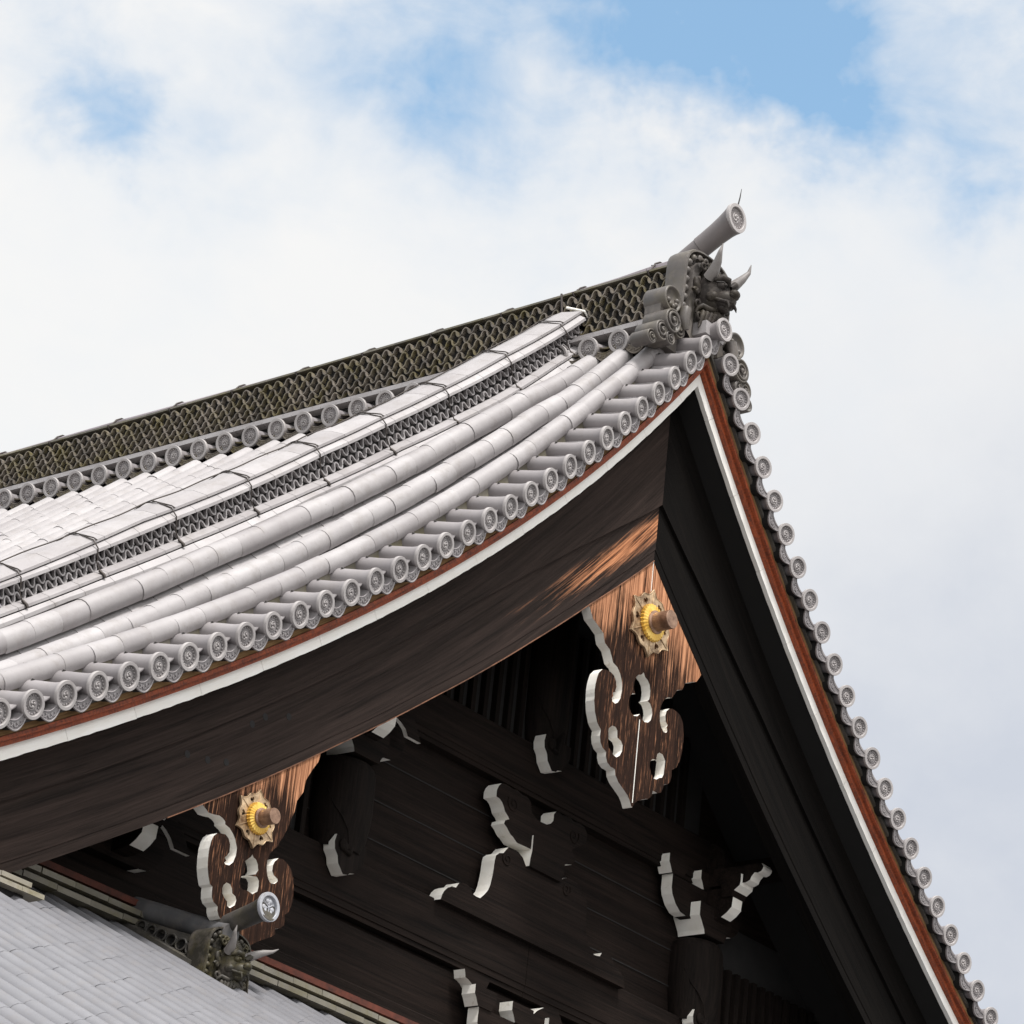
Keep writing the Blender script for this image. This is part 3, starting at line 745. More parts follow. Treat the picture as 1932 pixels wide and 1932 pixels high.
m.tube(pts, 0.0055, 5)
subobj('line_wire', m, WIRE, dr)
for i in range(10):
    u = 0.144 + 0.0
    u = [0.144, 0.726, 1.385, 2.04, 2.717, 3.412, 4.137, 4.866, 5.548, 6.3][i]
    m = MB()
    def P(n, y, du=0.0): return pos(u+du, n, y, -1)
    c = 0.0
    path = [P(AT(u)-.02, 1.63), P(AT(u)+.014, 1.50), P(AT(u)+.004, 1.38, .015), P(AB(u)+.026, 1.245, .03), P(BL(u)+.024, 1.208, .045), P(BL(u)-.05, 1.232, .055), P(CD(u)+.12, 1.235, .065), P(CD(u)+.055, 1.225, .07), P(CD(u)+.012, 1.192, .075)]
    m.tube(path, 0.0048, 6)
    m.tube([P(AT(u)+.016, 1.50, -.012), P(AT(u)+.02, 1.44, .0), P(AB(u)+.04, 1.262, .008), P(AB(u)+.018, 1.24, .004)], 0.005, 5)
    m.tube([P(CD(u)+.055, 1.225, .07), P(CD(u)+.02, 1.19, .075), P(CD(u)+.0, 1.187, .076)], 0.011, 6)
    subobj('wire_loop', m, WIRE, dr)
m = MB(); m.tube([pos(-0.07, .33+.0, 1.23, -1), pos(-0.07, .43, 1.24, -1), pos(-0.075, .50, 1.40, -1)], 0.012, 6); subobj('end_plaster', m, WHITE, dr)

# ---- main ridge ---------------------------------------------------------
mr = hold('main_ridge', 'tall main ridge with five rows of mossy interlocking wave tiles')
Y0, Y1 = 0.38, 11.0
zlo = lambda y: .131-.0048*y
zhi = lambda y: .548-.0182*y if y < 6.5 else .4297-.006*(y-6.5)
zcap = tab([.3, .58, 1.1, 2.5, 4.5, 6.0, 7.0, 8.5, 11], [.765, .755, .718, .678, .647, .634, .628, .600, .58])
def ybar(m, prof, y0, y1, gap=None, step=0.5, off=0.0, xs=-1, mi=0):
    """profile (x, z(y)) swept along y"""
    segs = []
    if gap:
        k = y0-off
        while k < y1: segs.append((max(k, y0), min(k+gap[0]-gap[1], y1))); k += gap[0]
    else: segs = [(y0, y1)]
    for a, b in segs:
        if b-a < 0.01: continue
        q = max(1, int((b-a)/step)); rows = []
        for i in range(q+1):
            y = a+(b-a)*i/q
            rows.append([(x*(-xs), y, (z(y) if callable(z) else z)) for x, z in prof])
        m.grid([r+[r[0]] for r in rows], mi, False, flip=(xs > 0))
        m.fan(rows[0], mi, xs < 0); m.fan(rows[-1], mi, xs > 0)
L_ = lambda f, d: (lambda y: f(y)+d)
m = MB(); ybar(m, [(-.230, lambda y: -.30), (.230, lambda y: -.30), (.230, zhi), (-.230, zhi)], Y0, Y1); subobj('ridge_core', m, BLACK, mr)  # black core, painted as the deep shade inside the wave openings
m = MB()
for xs in (-1, 1):
    for r in range(5):
        def fp(s, n, d, r=r, xs=xs):
            lo, hi = zlo(s), zhi(s); h = (hi-lo)/5
            return ((-.275+d*1.0+.003*(r % 2))*(-xs), s, lo+h*(r+.5)+n*h/0.082)
        wave_strip(m, fp, Y0, Y1 if xs < 0 else 3.0, 0.1275+.0006*((r*3) % 4), 0.0375, 0.0112, 0.048, (0, 1.7, 4.3, .5, 1.9)[r], 0, 2.1, 0.62, 20 if xs < 0 else 12)
subobj('wave_tile_band', m, TILE_MOSS, mr)
m = MB()
NT = lambda d: (lambda y: .079-.0054*y+d)
for xs in (-1, 1):
    m = MB(); ybar(m, [(-.345, NT(-.026)), (-.10, NT(-.026)), (-.10, NT(.035)), (-.29, NT(.018)), (-.345, NT(.0))], Y0, Y1, (0.345, .005), xs=xs)
    subobj('upper_base_noshi', m, TILE, mr)
    m = MB(); ybar(m, [(-.395, NT(-.078)), (-.10, NT(-.078)), (-.10, NT(-.030)), (-.340, NT(-.034)), (-.395, NT(-.052))], Y0, Y1, (0.345, .005), off=.15, xs=xs)
    subobj('lower_base_noshi', m, TILE, mr)
m = MB()
for xs in (-1, 1):
    ybar(m, [(-.250, L_(zhi, .046)), (-.02, L_(zhi, .046)), (-.02, L_(zhi, .066)), (-.250, L_(zhi, .064))], Y0, Y1, (0.50, .006), xs=xs)
subobj('cap_noshi_tile', m, TILE_PALE, mr)
m = MB()
capp = [(-.165, L_(zhi, .070)), (.165, L_(zhi, .070)), (.160, L_(zcap, -.060)), (.11, L_(zcap, -.02)), (.05, zcap), (-.05, zcap), (-.11, L_(zcap, -.02)), (-.160, L_(zcap, -.060))]
ybar(m, capp, Y0, Y1, (0.335, .006))
subobj('cap_tile', m, tile_mat('ridge_cap', (0.20, 0.175, 0.19), (0.36, 0.32, 0.345), stain=0.3), mr)
yy = .62
while yy < Y1:
    m = MB(); m.tube([(-.20, yy, zhi(yy)+.01), (-.262, yy, zhi(yy)+.05), (-.21, yy, zhi(yy)+.085), (-.165, yy, zcap(yy)-.05), (-.10, yy, zcap(yy)-.004), (0, yy, zcap(yy)+.006)], .0085, 6)
    subobj('wire_loop', m, WIRE, mr)
    m = MB(); m.ball((-.06, yy+.11, zcap(yy)+.008), .012, 0, 3); subobj('nail_head', m, IRON, mr)
    yy += .78
m = MB(); m.tube([(-.285, 1.50, zhi(1.5)+.05), (-.285, 1.48, zhi(1.5)-.1), (-.29, 1.46, .30)], .010, 6)
subobj('wire_loop', m, WIRE, mr)
# round tiles at the foot of the ridge
RT = math.radians(14)
Xb = Vector((math.cos(RT), 0, math.sin(RT)))
for k in range(-1, 33):
    y = 0.676+ROWP*k if k >= 0 else 0.395
    z = -.167-.0035*min(y, 6)
    Yl = Xb; Xl = Vector((0, -1, 0)); Zl = Xl.cross(Yl)
    M = Matrix(((Xl.x, Yl.x, Zl.x, -.5), (Xl.y, Yl.y, Zl.y, y), (Xl.z, Yl.z, Zl.z, z), (0, 0, 0, 1)))
    if k < 0: continue
    t = place('ridge_foot_tile', ME_RTUBE, M)
    place('end_disc', ME_DISC, Matrix.Rotation(random.uniform(-.06, .06), 4, 'Y') @ Matrix.Scale(1.04, 4), t)
    place('pan_tile', ME_RPAN, Matrix.Identity(4), t)
m = MB(); m.box(-.30, .30, Y0, Y1, -.45, -.02); part('ridge_foot_bed', m, BLACK)
# ---- demon tiles --------------------------------------------------------
def spiral(m, c, r, y, turns=1.75, a0=0.0, th=0.012, mi=0, hand=1, y2=None):
    pts = []; rs = []
    for i in range(26):
        t = i/25; a = a0+hand*t*turns*2*PI; rr = r*(1-0.86*t)
        pts.append((c[0]+rr*math.cos(a), (y if y2 is None else y+(y2-y)*t), c[1]+rr*math.sin(a))); rs.append(th*(1-0.45*t))
    m.tube(pts, rs, 6, mi)
def scroll(m, c, r, yf, yb, a0=0.5, hand=1, mi=0, beads=0):
    n = 28
    def ring(rr, y): return [(c[0]+rr*math.cos(2*PI*k/n), y, c[1]+rr*math.sin(2*PI*k/n)) for k in range(n)]
    m.grid([ring(r*.86, yb), ring(r, yb-.015), ring(r, yf+.012), ring(r*.97, yf), ring(r*.84, yf), ring(r*.80, yf+.02), ring(.001, yf+.025)], mi, True, True, flip=True)
    if beads:
        for k in range(beads):
            a = a0+2*PI*k/9*hand
            m.ball((c[0]+r*.52*math.cos(a), yf+.015, c[1]+r*.52*math.sin(a)), r*.20, mi, 6)
    else:
        spiral(m, c, r*.80, yf+.008, 1.6, a0, r*.13, mi, hand, yf-.01)
        m.ball((c[0], yf+.0, c[1]), r*.2, mi, 5)
def demon_tile(parent, plate_mat, face_mat, horn_mat, S, ox, oy, oz, fins=True, bottom=-.06, horn_len=1.0, splay=0.0, thick=.17):
    """arched plate with beaded border and a horned demon face; S scale, front face at y=oy"""
    def T(x, y, z): return (ox+x*S, oy+y*S, oz+z*S)
    m = MB()
    # arched plate outline
    def outline(w, top, zb, k=16):
        pts = [(-w*1.18, zb), (-w*1.06, zb+.14), (-w, zb+.34)]
        for i in range(k+1):
            a = PI-PI*i/k
            pts.append((math.copysign(abs(math.cos(a))**0.72, math.cos(a))*w*.985, top-.21+.21*math.sin(a)**0.8 if 0 < i < k else top-.21))
        return pts+[(w, zb+.34), (w*1.06, zb+.14), (w*1.18, zb)]
    o1 = outline(.335, .74, bottom); o2 = outline(.316, .722, bottom); o3 = outline(.238, .640, bottom)
    k = len(o1)
    front = [[T(x, 0, z) for x, z in o1], [T(x*.985, -.012, z-.004) for x, z in o1], [T(x*1.0, -.012, z) for x, z in o2], [T(x*.99, .040, z-.003) for x, z in o2], [T(x*1.02, .040, z+.008) for x, z in o3], [T(x, -.012, z) for x, z in o3], [T(x*.72, -.014, z-.055) for x, z in o3], [T(x*.68, .01, z-.06) for x, z in o3]]
    TH = thick
    m.grid([[T(x*.97, TH+.03, z) for x, z in o1], [T(x, TH, z) for x, z in o1]]+front[:1], 0, True)
    for a, b in zip(front, front[1:]): m.grid([a, b], 0, False)
    m.fan(front[-1], 0, False); m.fan([T(x*.97, TH+.03, z) for x, z in o1], 0, True)
    # beads in the groove
    mid = [((a[0]+b[0])/2*1.02, (a[1]+b[1])/2) for a, b in zip(o2, o3)]
    L = [0.0]
    for a, b in zip(mid, mid[1:]): L.append(L[-1]+math.hypot(b[0]-a[0], b[1]-a[1]))
    nb = int(L[-1]/.083)
    for i in range(nb):
        d = L[-1]*(i+.5)/nb
        x = interp(d, L, [q[0] for q in mid]); z = interp(d, L, [q[1] for q in mid])
        m.ball(T(x, .020, z), .034*S, 0, 6)
    plate = obj('plate', m, plate_mat, parent)
    # face
    m = MB()
    FX = .80
    def blob_(x, y, z, r, sc=(1, 1, 1), n=8): m.ball(T(x*FX, y*1.15, z), r*S, 0, n, (sc[0]*(FX if r > .1 else 1), sc[1]*1.1, sc[2]))
    def tb(pts, rs, n=8): m.tube([T(p[0]*FX, p[1]*1.15, p[2]) for p in pts], [q*S for q in rs], n)
    blob_(0, -.03, .34, .20, (1, .9, 1.05), 12)          # skull
    blob_(0, -.15, .28, .12, (1.1, .9, .75), 10)         # muzzle
    blob_(0, -.25, .315, .045, (1.2, .9, .9))            # nose
    for sg in (-1, 1):
        blob_(sg*.035, -.245, .300, .026)                # nostrils
        blob_(sg*.082, -.165, .385, .044, (1, 1, .9))    # eyes
        blob_(sg*.085, -.203, .385, .017)
        tb([(sg*.02, -.20, .40), (sg*.06, -.215, .436), (sg*.115, -.195, .448), (sg*.165, -.14, .425)], [.020, .030, .030, .014])   # brow
        tb([(sg*.045, -.165, .345), (sg*.09, -.17, .335), (sg*.135, -.12, .36)], [.014, .020, .012])
        blob_(sg*.12, -.11, .285, .058, (1, 1, .9))      # cheek
        tb([(sg*.20, -.02, .33), (sg*.25, -.035, .37), (sg*.262, -.03, .43), (sg*.222, -.03, .455), (sg*.196, -.03, .42)], [.035, .030, .024, .018, .010])   # ear
        # mane curls beside the face
        for (cx, cz, r, a0) in ((.20, .565, .060, .4), (.235, .20, .050, 2.0), (.20, .10, .055, 1.0), (.155, .60, .040, 3.0), (.265, .30, .030, .2)):
            spiral(m, T(sg*cx*.84, 0, cz)[::2], r*S, T(0, -.045, 0)[1], 1.3, a0 if sg > 0 else PI-a0, .019*S, 0, sg, T(0, -.075, 0)[1])
        # mouth corner, fangs
        tb([(0, -.235, .245), (sg*.06, -.22, .235), (sg*.12, -.165, .25), (sg*.15, -.11, .28)], [.014, .018, .018, .012])
        tb([(sg*.062, -.215, .245), (sg*.066, -.235, .205), (sg*.07, -.24, .175)], [.018, .012, .003], 6)
        # whisker curl sweeping under the cheek
        tb([(sg*.06, -.12, .19), (sg*.12, -.11, .165), (sg*.19, -.07, .19), (sg*.24, -.05, .155), (sg*.25, -.045, .11)], [.020, .026, .026, .020, .010])
        for i in range(5):
            x = sg*(.02+.035*i)
            tb([(x, -.10+.01*i, .20-.012*i), (x*1.15, -.14+.015*i, .13), (x*1.1, -.10+.012*i, .05), (x*1.35, -.06, .0-.004*i)], [.022, .026, .022, .006], 6)
    # forehead ridges
    for i in range(7):
        z = .455+.026*i
        w = .085+.018*i if i < 4 else .15-.02*(i-4)
        pts = [(-w, -.085+.014*i, z+.018), (-w*.5, -.135+.014*i, z+.010), (0, -.150+.015*i, z-.006), (w*.5, -.135+.014*i, z+.010), (w, -.085+.014*i, z+.018)]
        tb(pts, [.010, .016, .018, .016, .010], 6)
    blob_(0, -.16, .20, .05, (1.3, .8, .6)); blob_(0, -.03, .12, .13, (1.1, .7, .9), 10); blob_(0, -.02, .52, .11, (1.2, .8, .9), 10)
    face = obj('demon_face', m, face_mat, parent)
    for sg in (-1, 1):
        m = MB(); h = horn_len*.6
        w = splay if sg > 0 else splay*.1
        pts = [(sg*.13, -.105, .455), (sg*(.15+.3*w), -.165, .50), (sg*(.175+.01*h+.8*w), -.22, .55+.02*h-.1*w), (sg*(.20+.02*h+1.3*w), -.26, .61+.03*h-.35*w), (sg*(.20+.015*h+1.9*w), -.275-.01*h, .67+.05*h-.55*w)]
        rs = [.052, .048, .035, .019, .003]
        # subdivide
        P2 = []; R2 = []
        for i in range(len(pts)-1):
            for j in range(4):
                t = j/4; P2.append(tuple(a+(b-a)*t for a, b in zip(pts[i], pts[i+1]))); R2.append(rs[i]+(rs[i+1]-rs[i])*t)
        P2.append(pts[-1]); R2.append(rs[-1])
        m.tube([T(*p) for p in P2], [r*S for r in R2], 12)
        obj('horn', m, horn_mat, parent)
    return plate
od = hold('demon_ridge_tile', 'large horned demon-face tile closing the main ridge')
demon_tile(od, TILE_ONI, TILE_FACE, HORN, 1.0, 0.01, 0.185, 0.0)
# stepped cloud scrolls at the foot of the big demon tile (mirrored left and right)
for sg in (-1, 1):
    m = MB()
    scroll(m, (sg*.465, .115), .118, .165, .40, PI*.9 if sg > 0 else .1, sg, 0, beads=5)
    scroll(m, (sg*.50, -.115), .105, .115, .37, .3, -sg)
    scroll(m, (sg*.385, -.14), .075, .135, .34, 2.3, sg)
    scroll(m, (sg*.605, -.245), .088, .14, .37, .3, -sg)
    scroll(m, (sg*.70, -.335), .062, .17, .36, .6, sg)
    scroll(m, (sg*.50, -.27), .06, .13, .34, 1.6, sg)
    m.tube([(sg*.33, .13, .07), (sg*.36, .12, -.03), (sg*.33, .12, -.12)], [.05, .05, .03], 8)
    m.box(min(sg*.30, sg*.56), max(sg*.30, sg*.56), .22, .38, -.30, .08)
    subobj('cloud_scroll', m, TILE_ONI, od)
# toribusuma: long round tile rising forward over the demon tile
tb_ = hold('projecting_ridge_tile', 'round tile with swirl crest jutting up and out above the demon tile')
a = Vector((0, .62, .66)); b = Vector((0, -.060, 1.045)); ax = (b-a).normalized()
m = MB()
P_ = [a+(b-a)*t for t in (0, .25, .5)]
m.tube(P_, [.088, .088, .089], 28)
P_ = [a+(b-a)*t for t in (.505, .6, .75, .86, .93, .975, 1.0)]
rows = []
for p, r, k in zip(P_, (.094, .094, .097, .104, .114, .126, .130), (0, 0, 0, .25, .55, .85, 1)):
    u = Vector((1, 0, 0)); w = ax.cross(u).normalized(); w2 = (w*(1-k)+Vector((0, 0, 1 if w.z > 0 else -1))*k).normalized()
    rows.append([p+(u*math.cos(2*PI*i/28)+w2*math.sin(2*PI*i/28))*r for i in range(28)])
m.grid(rows, 0, True, True, flip=False)
m.fan(rows[0], 0); m.fan(rows[-1], 0, True)
subobj('tube', m, TILE_TUBE, tb_)
place('end_disc', ME_DISC, Matrix.Translation((0, -.078, 1.045)) @ Matrix.Scale(1.37, 4), tb_)
m = MB(); m.tube([(.0, -.068, 1.165), (.004, -.080, 1.24), (.006, -.088, 1.325)], [.0065, .0055, .002], 6); subobj('needle', m, IRON, tb_)

# ---- carved pendants under the bargeboards ------------------------------
g1 = hold('gable_pendant', 'large carved pendant with white cut edges hanging at the gable peak')
X0 = .018
left = [(x-X0, z) for x, z in T_['g1L']]
left[-1] = (0.0, left[-1][1])
outer = left+[(-x, z) for x, z in left[::-1][1:]]
outer = [(-.70, -2.60), (-.45, -2.25), (-.2, -2.0), (0, -1.9), (.2, -2.0), (.45, -2.25), (.70, -2.60)][::1]+[]
outer = left+[(-x, z) for x, z in left[::-1][1:]]+[(.45, -2.25), (.2, -2.0), (0, -1.85), (-.2, -2.0), (-.45, -2.25)]
cR = [(max(x-X0+.012, 0.0), z) for x, z in T_['g1cR']]; cR[0] = (0.0, cR[0][1]+.012); cR[-1] = (0.0, cR[-1][1])
ch = cR+[(-x, z) for x, z in cR[::-1][1:-1]]
hl = [(x-X0, z) for x, z in T_['g1h']]; hr = [(-x, z) for x, z in hl]
def densify(p, d=.03):
    out = []
    for a, b in zip(p, p[1:]+p[:1]):
        n = max(1, int(math.hypot(b[0]-a[0], b[1]-a[1])/d))
        for i in range(n): out.append((a[0]+(b[0]-a[0])*i/n, a[1]+(b[1]-a[1])*i/n))
    return out
def rough(p, amp=.0018): return [(x+random.uniform(-amp, amp), z+random.uniform(-amp, amp)) for x, z in p]
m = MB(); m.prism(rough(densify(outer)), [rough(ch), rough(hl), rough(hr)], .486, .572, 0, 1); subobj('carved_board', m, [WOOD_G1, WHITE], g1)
m = MB(); m.box(-.0035, .0035, .4825, .487, -4.07, -3.37); m.box(-.003, .003, .4825, .487, -2.30, -1.9); subobj('centre_fillet', m, WHITE, g1)
g2 = hold('lower_gable_pendant', 'smaller carved pendant with white cut edges under the left bargeboard')
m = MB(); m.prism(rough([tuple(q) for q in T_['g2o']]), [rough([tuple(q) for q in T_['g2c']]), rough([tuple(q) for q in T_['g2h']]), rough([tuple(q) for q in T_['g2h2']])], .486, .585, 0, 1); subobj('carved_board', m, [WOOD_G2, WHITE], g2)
def flower_boss(parent, cx, cz, R):
    """gilt lobed plate, pleated gold collar and cylindrical stud pointing out of the gable"""
    y = .484
    # six-lobed plate with heart-shaped holes
    pts = []
    for i in range(96):
        a = 2*PI*i/96; q = (a/(2*PI)*6) % 1.0
        tip = max(0, 1-abs(q-0.5)/0.5)
        rr = R*(0.86+0.030*math.cos(4*PI*q)+0.15*(1-abs(q-0.0)*2 if q < .5 else 1-abs(1-q)*2)**5)
        pts.append((cx+rr*math.sin(a), cz+rr*math.cos(a)))
    holes = []
    for k in range(6):
        a = 2*PI*(k+.5)/6; hx, hz = cx+R*.66*math.sin(a), cz+R*.66*math.cos(a)
        ux, uz = math.sin(a), math.cos(a); h = []
        for i in range(16):
            t = 2*PI*i/16
            hxx = 16*math.sin(t)**3/17; hzz = (13*math.cos(t)-5*math.cos(2*t)-2*math.cos(3*t)-math.cos(4*t))/17
            h.append((hx+R*.115*(hxx*uz+hzz*ux), hz+R*.115*(-hxx*ux+hzz*uz)))
        holes.append(h)
    m = MB(); m.prism(pts, holes, y-.030, y-.012, 0, 0)
    # raised ribs
    for k in range(6):
        a = 2*PI*k/6
        m.tube([(cx+R*.42*math.sin(a), y-.034, cz+R*.42*math.cos(a)), (cx+R*.95*math.sin(a), y-.031, cz+R*.95*math.cos(a))], [R*.022, R*.010], 6)
    m.tube([(cx+(p[0]-cx)*.985, y-.030, cz+(p[1]-cz)*.985) for p in pts[::2]]+[(cx+(pts[0][0]-cx)*.985, y-.030, cz+(pts[0][1]-cz)*.985)], R*.016, 5, 0, False)
    obj('lobed_plate', m, BRONZE, parent)
    m = MB(); n = 60
    def pr(r, yy, am=0): return [(cx+(r+am*R*(k % 2))*math.sin(2*PI*k/n), yy, cz+(r+am*R*(k % 2))*math.cos(2*PI*k/n)) for k in range(n)]
    m.grid([pr(R*.50, y-.02, .0), pr(R*.56, y-.038, -.045), pr(R*.53, y-.060, -.045), pr(R*.33, y-.072, -.015), pr(R*.28, y-.07)], 0, False, True)
    obj('pleated_collar', m, GOLD, parent)
    m = MB(); L = R*.50
    n = 28
    def rg(r, yy): return [(cx+r*math.sin(2*PI*k/n), yy, cz+r*math.cos(2*PI*k/n)) for k in range(n)]
    m.grid([rg(R*.34, y-.06), rg(R*.34, y-.082), rg(R*.31, y-.086), rg(R*.275, y-.09), rg(R*.270, y-.09-L), rg(R*.262, y-.094-L), rg(.0005, y-.095-L)], 0, False, True)
    obj('stud', m, STUD, parent)
flower_boss(g1, 0.0, -2.545, .285)
flower_boss(g2, -4.225, -5.625, .205)

# ---- gable wall ----------------------------------------------------------
def wall_outline(n0=-.36):
    pts = []
    for i in range(30):
        u = u0_of(n0)+(7.0-u0_of(n0))*i/29; p = pos(u, n0, 0, -1); pts.append((p[0], p[2]))
    full = [p for p in pts if p[1] > -6.3]
    return full
lo_ = wall_outline()
outl = lo_[::-1]+[(-x, z) for x, z in lo_[1:]]+[(5.9, -6.35), (-5.9, -6.35)]
m = MB(); m.prism(outl, [], 1.50, 1.60, 0, 0); part('gable_wall_board', m, WOOD_X)
# thin seams between the wall boards
m = MB()
for z in (-4.22, -4.55, -4.86): m.box(-5.5, 5.5, 1.494, 1.503, z-.004, z+.004)
part('board_seam', m, BLACK)
def beam(name, x0, x1, y0, y1, z0, z1, mold=True, label=None, ends=0.0):
    m = MB(); h = z1-z0
    prof = [(y1, z0), (y0+.02, z0), (y0+.02, z0+.035), (y0+.008, z0+.04), (y0+.008, z0+.085), (y0, z0+.092), (y0, z1-.012), (y0+.012, z1), (y1, z1)] if mold else [(y1, z0), (y0+.01, z0), (y0, z0+.01), (y0, z1-.01), (y0+.01, z1), (y1, z1)]
    rows = [[(x, y, z) for y, z in prof] for x in (x0, x1)]
    m.grid([r+[r[0]] for r in rows], 0, False); m.fan(rows[0], 0, True); m.fan(rows[1], 0)
    return part(name, m, WOOD_X, label)
beam('tie_beam', -3.2, 2.35, 1.385, 1.50, -3.935, -3.505, label='upper tie beam under the lattice')
beam('tie_beam', -5.6, .012, 1.385, 1.50, -5.555, -5.120, label='lower tie beam left of the joint')
beam('tie_beam', .018, 5.6, 1.385, 1.50, -5.555, -5.120, label='lower tie beam right of the joint')
m = MB(); m.box(-6, 6, 1.44, 1.50, -6.10, -5.60); part('skirting_beam', m, WOOD_X)
beam('skirting_beam', -6.5, 6.5, 1.33, 1.50, -6.165, -6.06, mold=False)
m = MB(); m.box(-7.2, 7.2, 1.27, 1.52, -6.215, -6.168); part('red_skirting_board', m, RUST_DARK)
# curved end of the upper tie beam
m = MB(); m.tube([(2.35, 1.44, -3.72), (2.50, 1.44, -3.74), (2.62, 1.44, -3.80), (2.66, 1.44, -3.90)], [.215, .20, .15, .05], 18); spiral(m, (2.40, -3.74), .13, 1.375, 1.5, 0, .012); part('beam_end', m, WOOD_X)

# rounded struts with white-edged beaks
def strut(xc, z0, z1, r, beam_top, label):
    h = hold('rounded_strut', label)
    m = MB(); n = 26; rows = []
    for z, k in ((z1-.0, .70), (z1-.012, .82), (z1-.04, .93), (z1-.09, 1.0), (z1-.3, 1.02), ((z0+z1)/2, 1.03), (z0+.25, 1.0), (z0+.12, .93), (z0, .82)):
        rows.append([(xc+r*k*math.cos(2*PI*i/n), 1.42+r*k*.85*math.sin(2*PI*i/n), z) for i in range(n)])
    m.grid(rows, 0, True, True, flip=True); m.fan(rows[0], 0, False)
    # carved leaf line wrapping the shaft
    pts = [(xc+1.01*r*math.cos(a), 1.42+.86*r*math.sin(a)-.002, z) for a, z in ((math.radians(200), z0+.42), (math.radians(215), z0+.30), (math.radians(232), z0+.22), (math.radians(246), z0+.12), (math.radians(250), z0+.02))]
    m.tube(pts, .006, 5)
    obj('shaft', m, WOOD_Z, h)
    m = MB()
    b = beam_top
    prof = [(-.17, b+.06), (-.185, b+.0), (-.175, b-.055), (-.145, b-.085), (-.135, b-.10), (-.12, b-.15), (-.065, b-.205), (-.055, b-.215), (0.0, b-.205), (.02, b-.185), (.075, b-.172), (.085, b-.14), (.13, b-.11), (.165, b-.05), (.17, b+.06)]
    m.prism([(xc+x, z) for x, z in prof], [], 1.262, 1.372, 0, 1)
    obj('beak', m, [WOOD_Z, WHITE], h)
    m = MB(); m.ball((xc-.09, 1.255, b+.0), .05, 0, 6, (1, .4, 1)); m.tube([(xc-.09, 1.255, b-.03), (xc-.03, 1.25, b-.05), (xc+.0, 1.262, b+.05), (xc+.05, 1.262, b+.14)], [.02, .025, .03, .02], 6)
    obj('beak_curl', m, WOOD_Z, h)
strut(-2.345, -5.14, -4.425, .262, -5.12, 'rounded strut on the lower tie beam, left of the frog-leg carving')
strut(2.300, -5.14, -4.425, .262, -5.12, 'rounded strut on the lower tie beam, right of the frog-leg carving')
strut(-.02, -3.52, -1.6, .205, -3.505, 'rounded strut rising from the upper tie beam behind the big pendant')

# bracket complexes: bearing block, arm, small blocks, cloud nose
def face_side(p, q): return 1
def block(m, xc, zt, w, h, y0, y1, notch=0.0):
    """bearing block: square top, curved taper below; white on its sides"""
    w2 = w*.62; hb = h*.46
    prof = [(-w2, zt-h), (-w2-.012, zt-h*.86), (-w*.86, zt-h*.62), (-w, zt-hb), (-w, zt)]
    pts = [(xc+x, z) for x, z in prof]+[(xc-x, z) for x, z in prof[::-1]]
    m.prism(pts, [], y0, y1, 0, 1, sidefn=lambda p, q: 1 if (p[0]+q[0])/2 < xc-.01 else 0)
def bracket(xc, z, y0, y1, label, nose=True, daito=True, s=1.0, nose_left=False):
    h = hold('bracket_complex', label)
    if daito:
        m = MB(); block(m, xc-.0, z+.26*s, .235*s, .26*s, y0-.10, y1+.06); obj('bearing_block', m, [WOOD_X, WHITE], h)
    # arm with curved, white painted ends
    m = MB(); zb = z+.13*s
    half = [(.30*s, zb-.01*s), (.38*s, zb-.0*s), (.455*s, zb+.05*s), (.51*s, zb+.12*s), (.525*s, zb+.17*s), (.525*s, zb+.26*s), (.56*s, zb+.265*s)]
    half = half[:-1]+[(.525*s, zb+.29*s)]
    pts = [(xc-x, q) for x, q in half[::-1]]+[(xc+x, q) for x, q in half]
    def sf(p, q):
        mid = abs((p[0]+q[0])/2-xc)
        return 1 if mid > .30*s and abs(p[1]+q[1]-2*(zb+.29*s)) > .01 else 0
    m.prism(pts, [], y0, y1, 0, 1, sidefn=sf); obj('bracket_arm', m, [WOOD_X, WHITE], h)
    for dx in (-.47*s, 0, .47*s):
        m = MB(); block(m, xc+dx, zb+.29*s+.155*s, .135*s, .155*s, y0-.012, y1+.012); obj('small_block', m, [WOOD_X, WHITE], h)
    if nose:
        for sg in ((-1,) if nose_left else (1,)):
            m = MB(); zt = zb+.30*s
            pr = [(.60, .0), (.64, .02), (.70, .025), (.745, .055), (.765, .10), (.82, .115), (.855, .15), (.875, .20), (.93, .205), (.965, .235), (.975, .27), (.955, .30), (.60, .30)]
            m.prism([(xc+sg*x*s, zt+q*s) for x, q in pr], [], y0+.0, y1-.0, 0, 1, sidefn=lambda p, q: 0 if abs(p[1]-q[1]) < 1e-6 and p[1] > zt+.25*s else 1)
            obj('cloud_nose', m, [WOOD_X, WHITE], h)
    return h
def yz(mb, pts, x0, x1, mi0=0, mi1=1, sidefn=None):
    """(y,z) outline extruded along x"""
    t = MB(); t.prism(pts, [], x0, x1, mi0, mi1, sidefn)
    mb.add([(v[1], v[0], v[2]) for v in t.v], [f[::-1] for f in t.f], 0)
    mb.mi[-len(t.f):] = t.mi
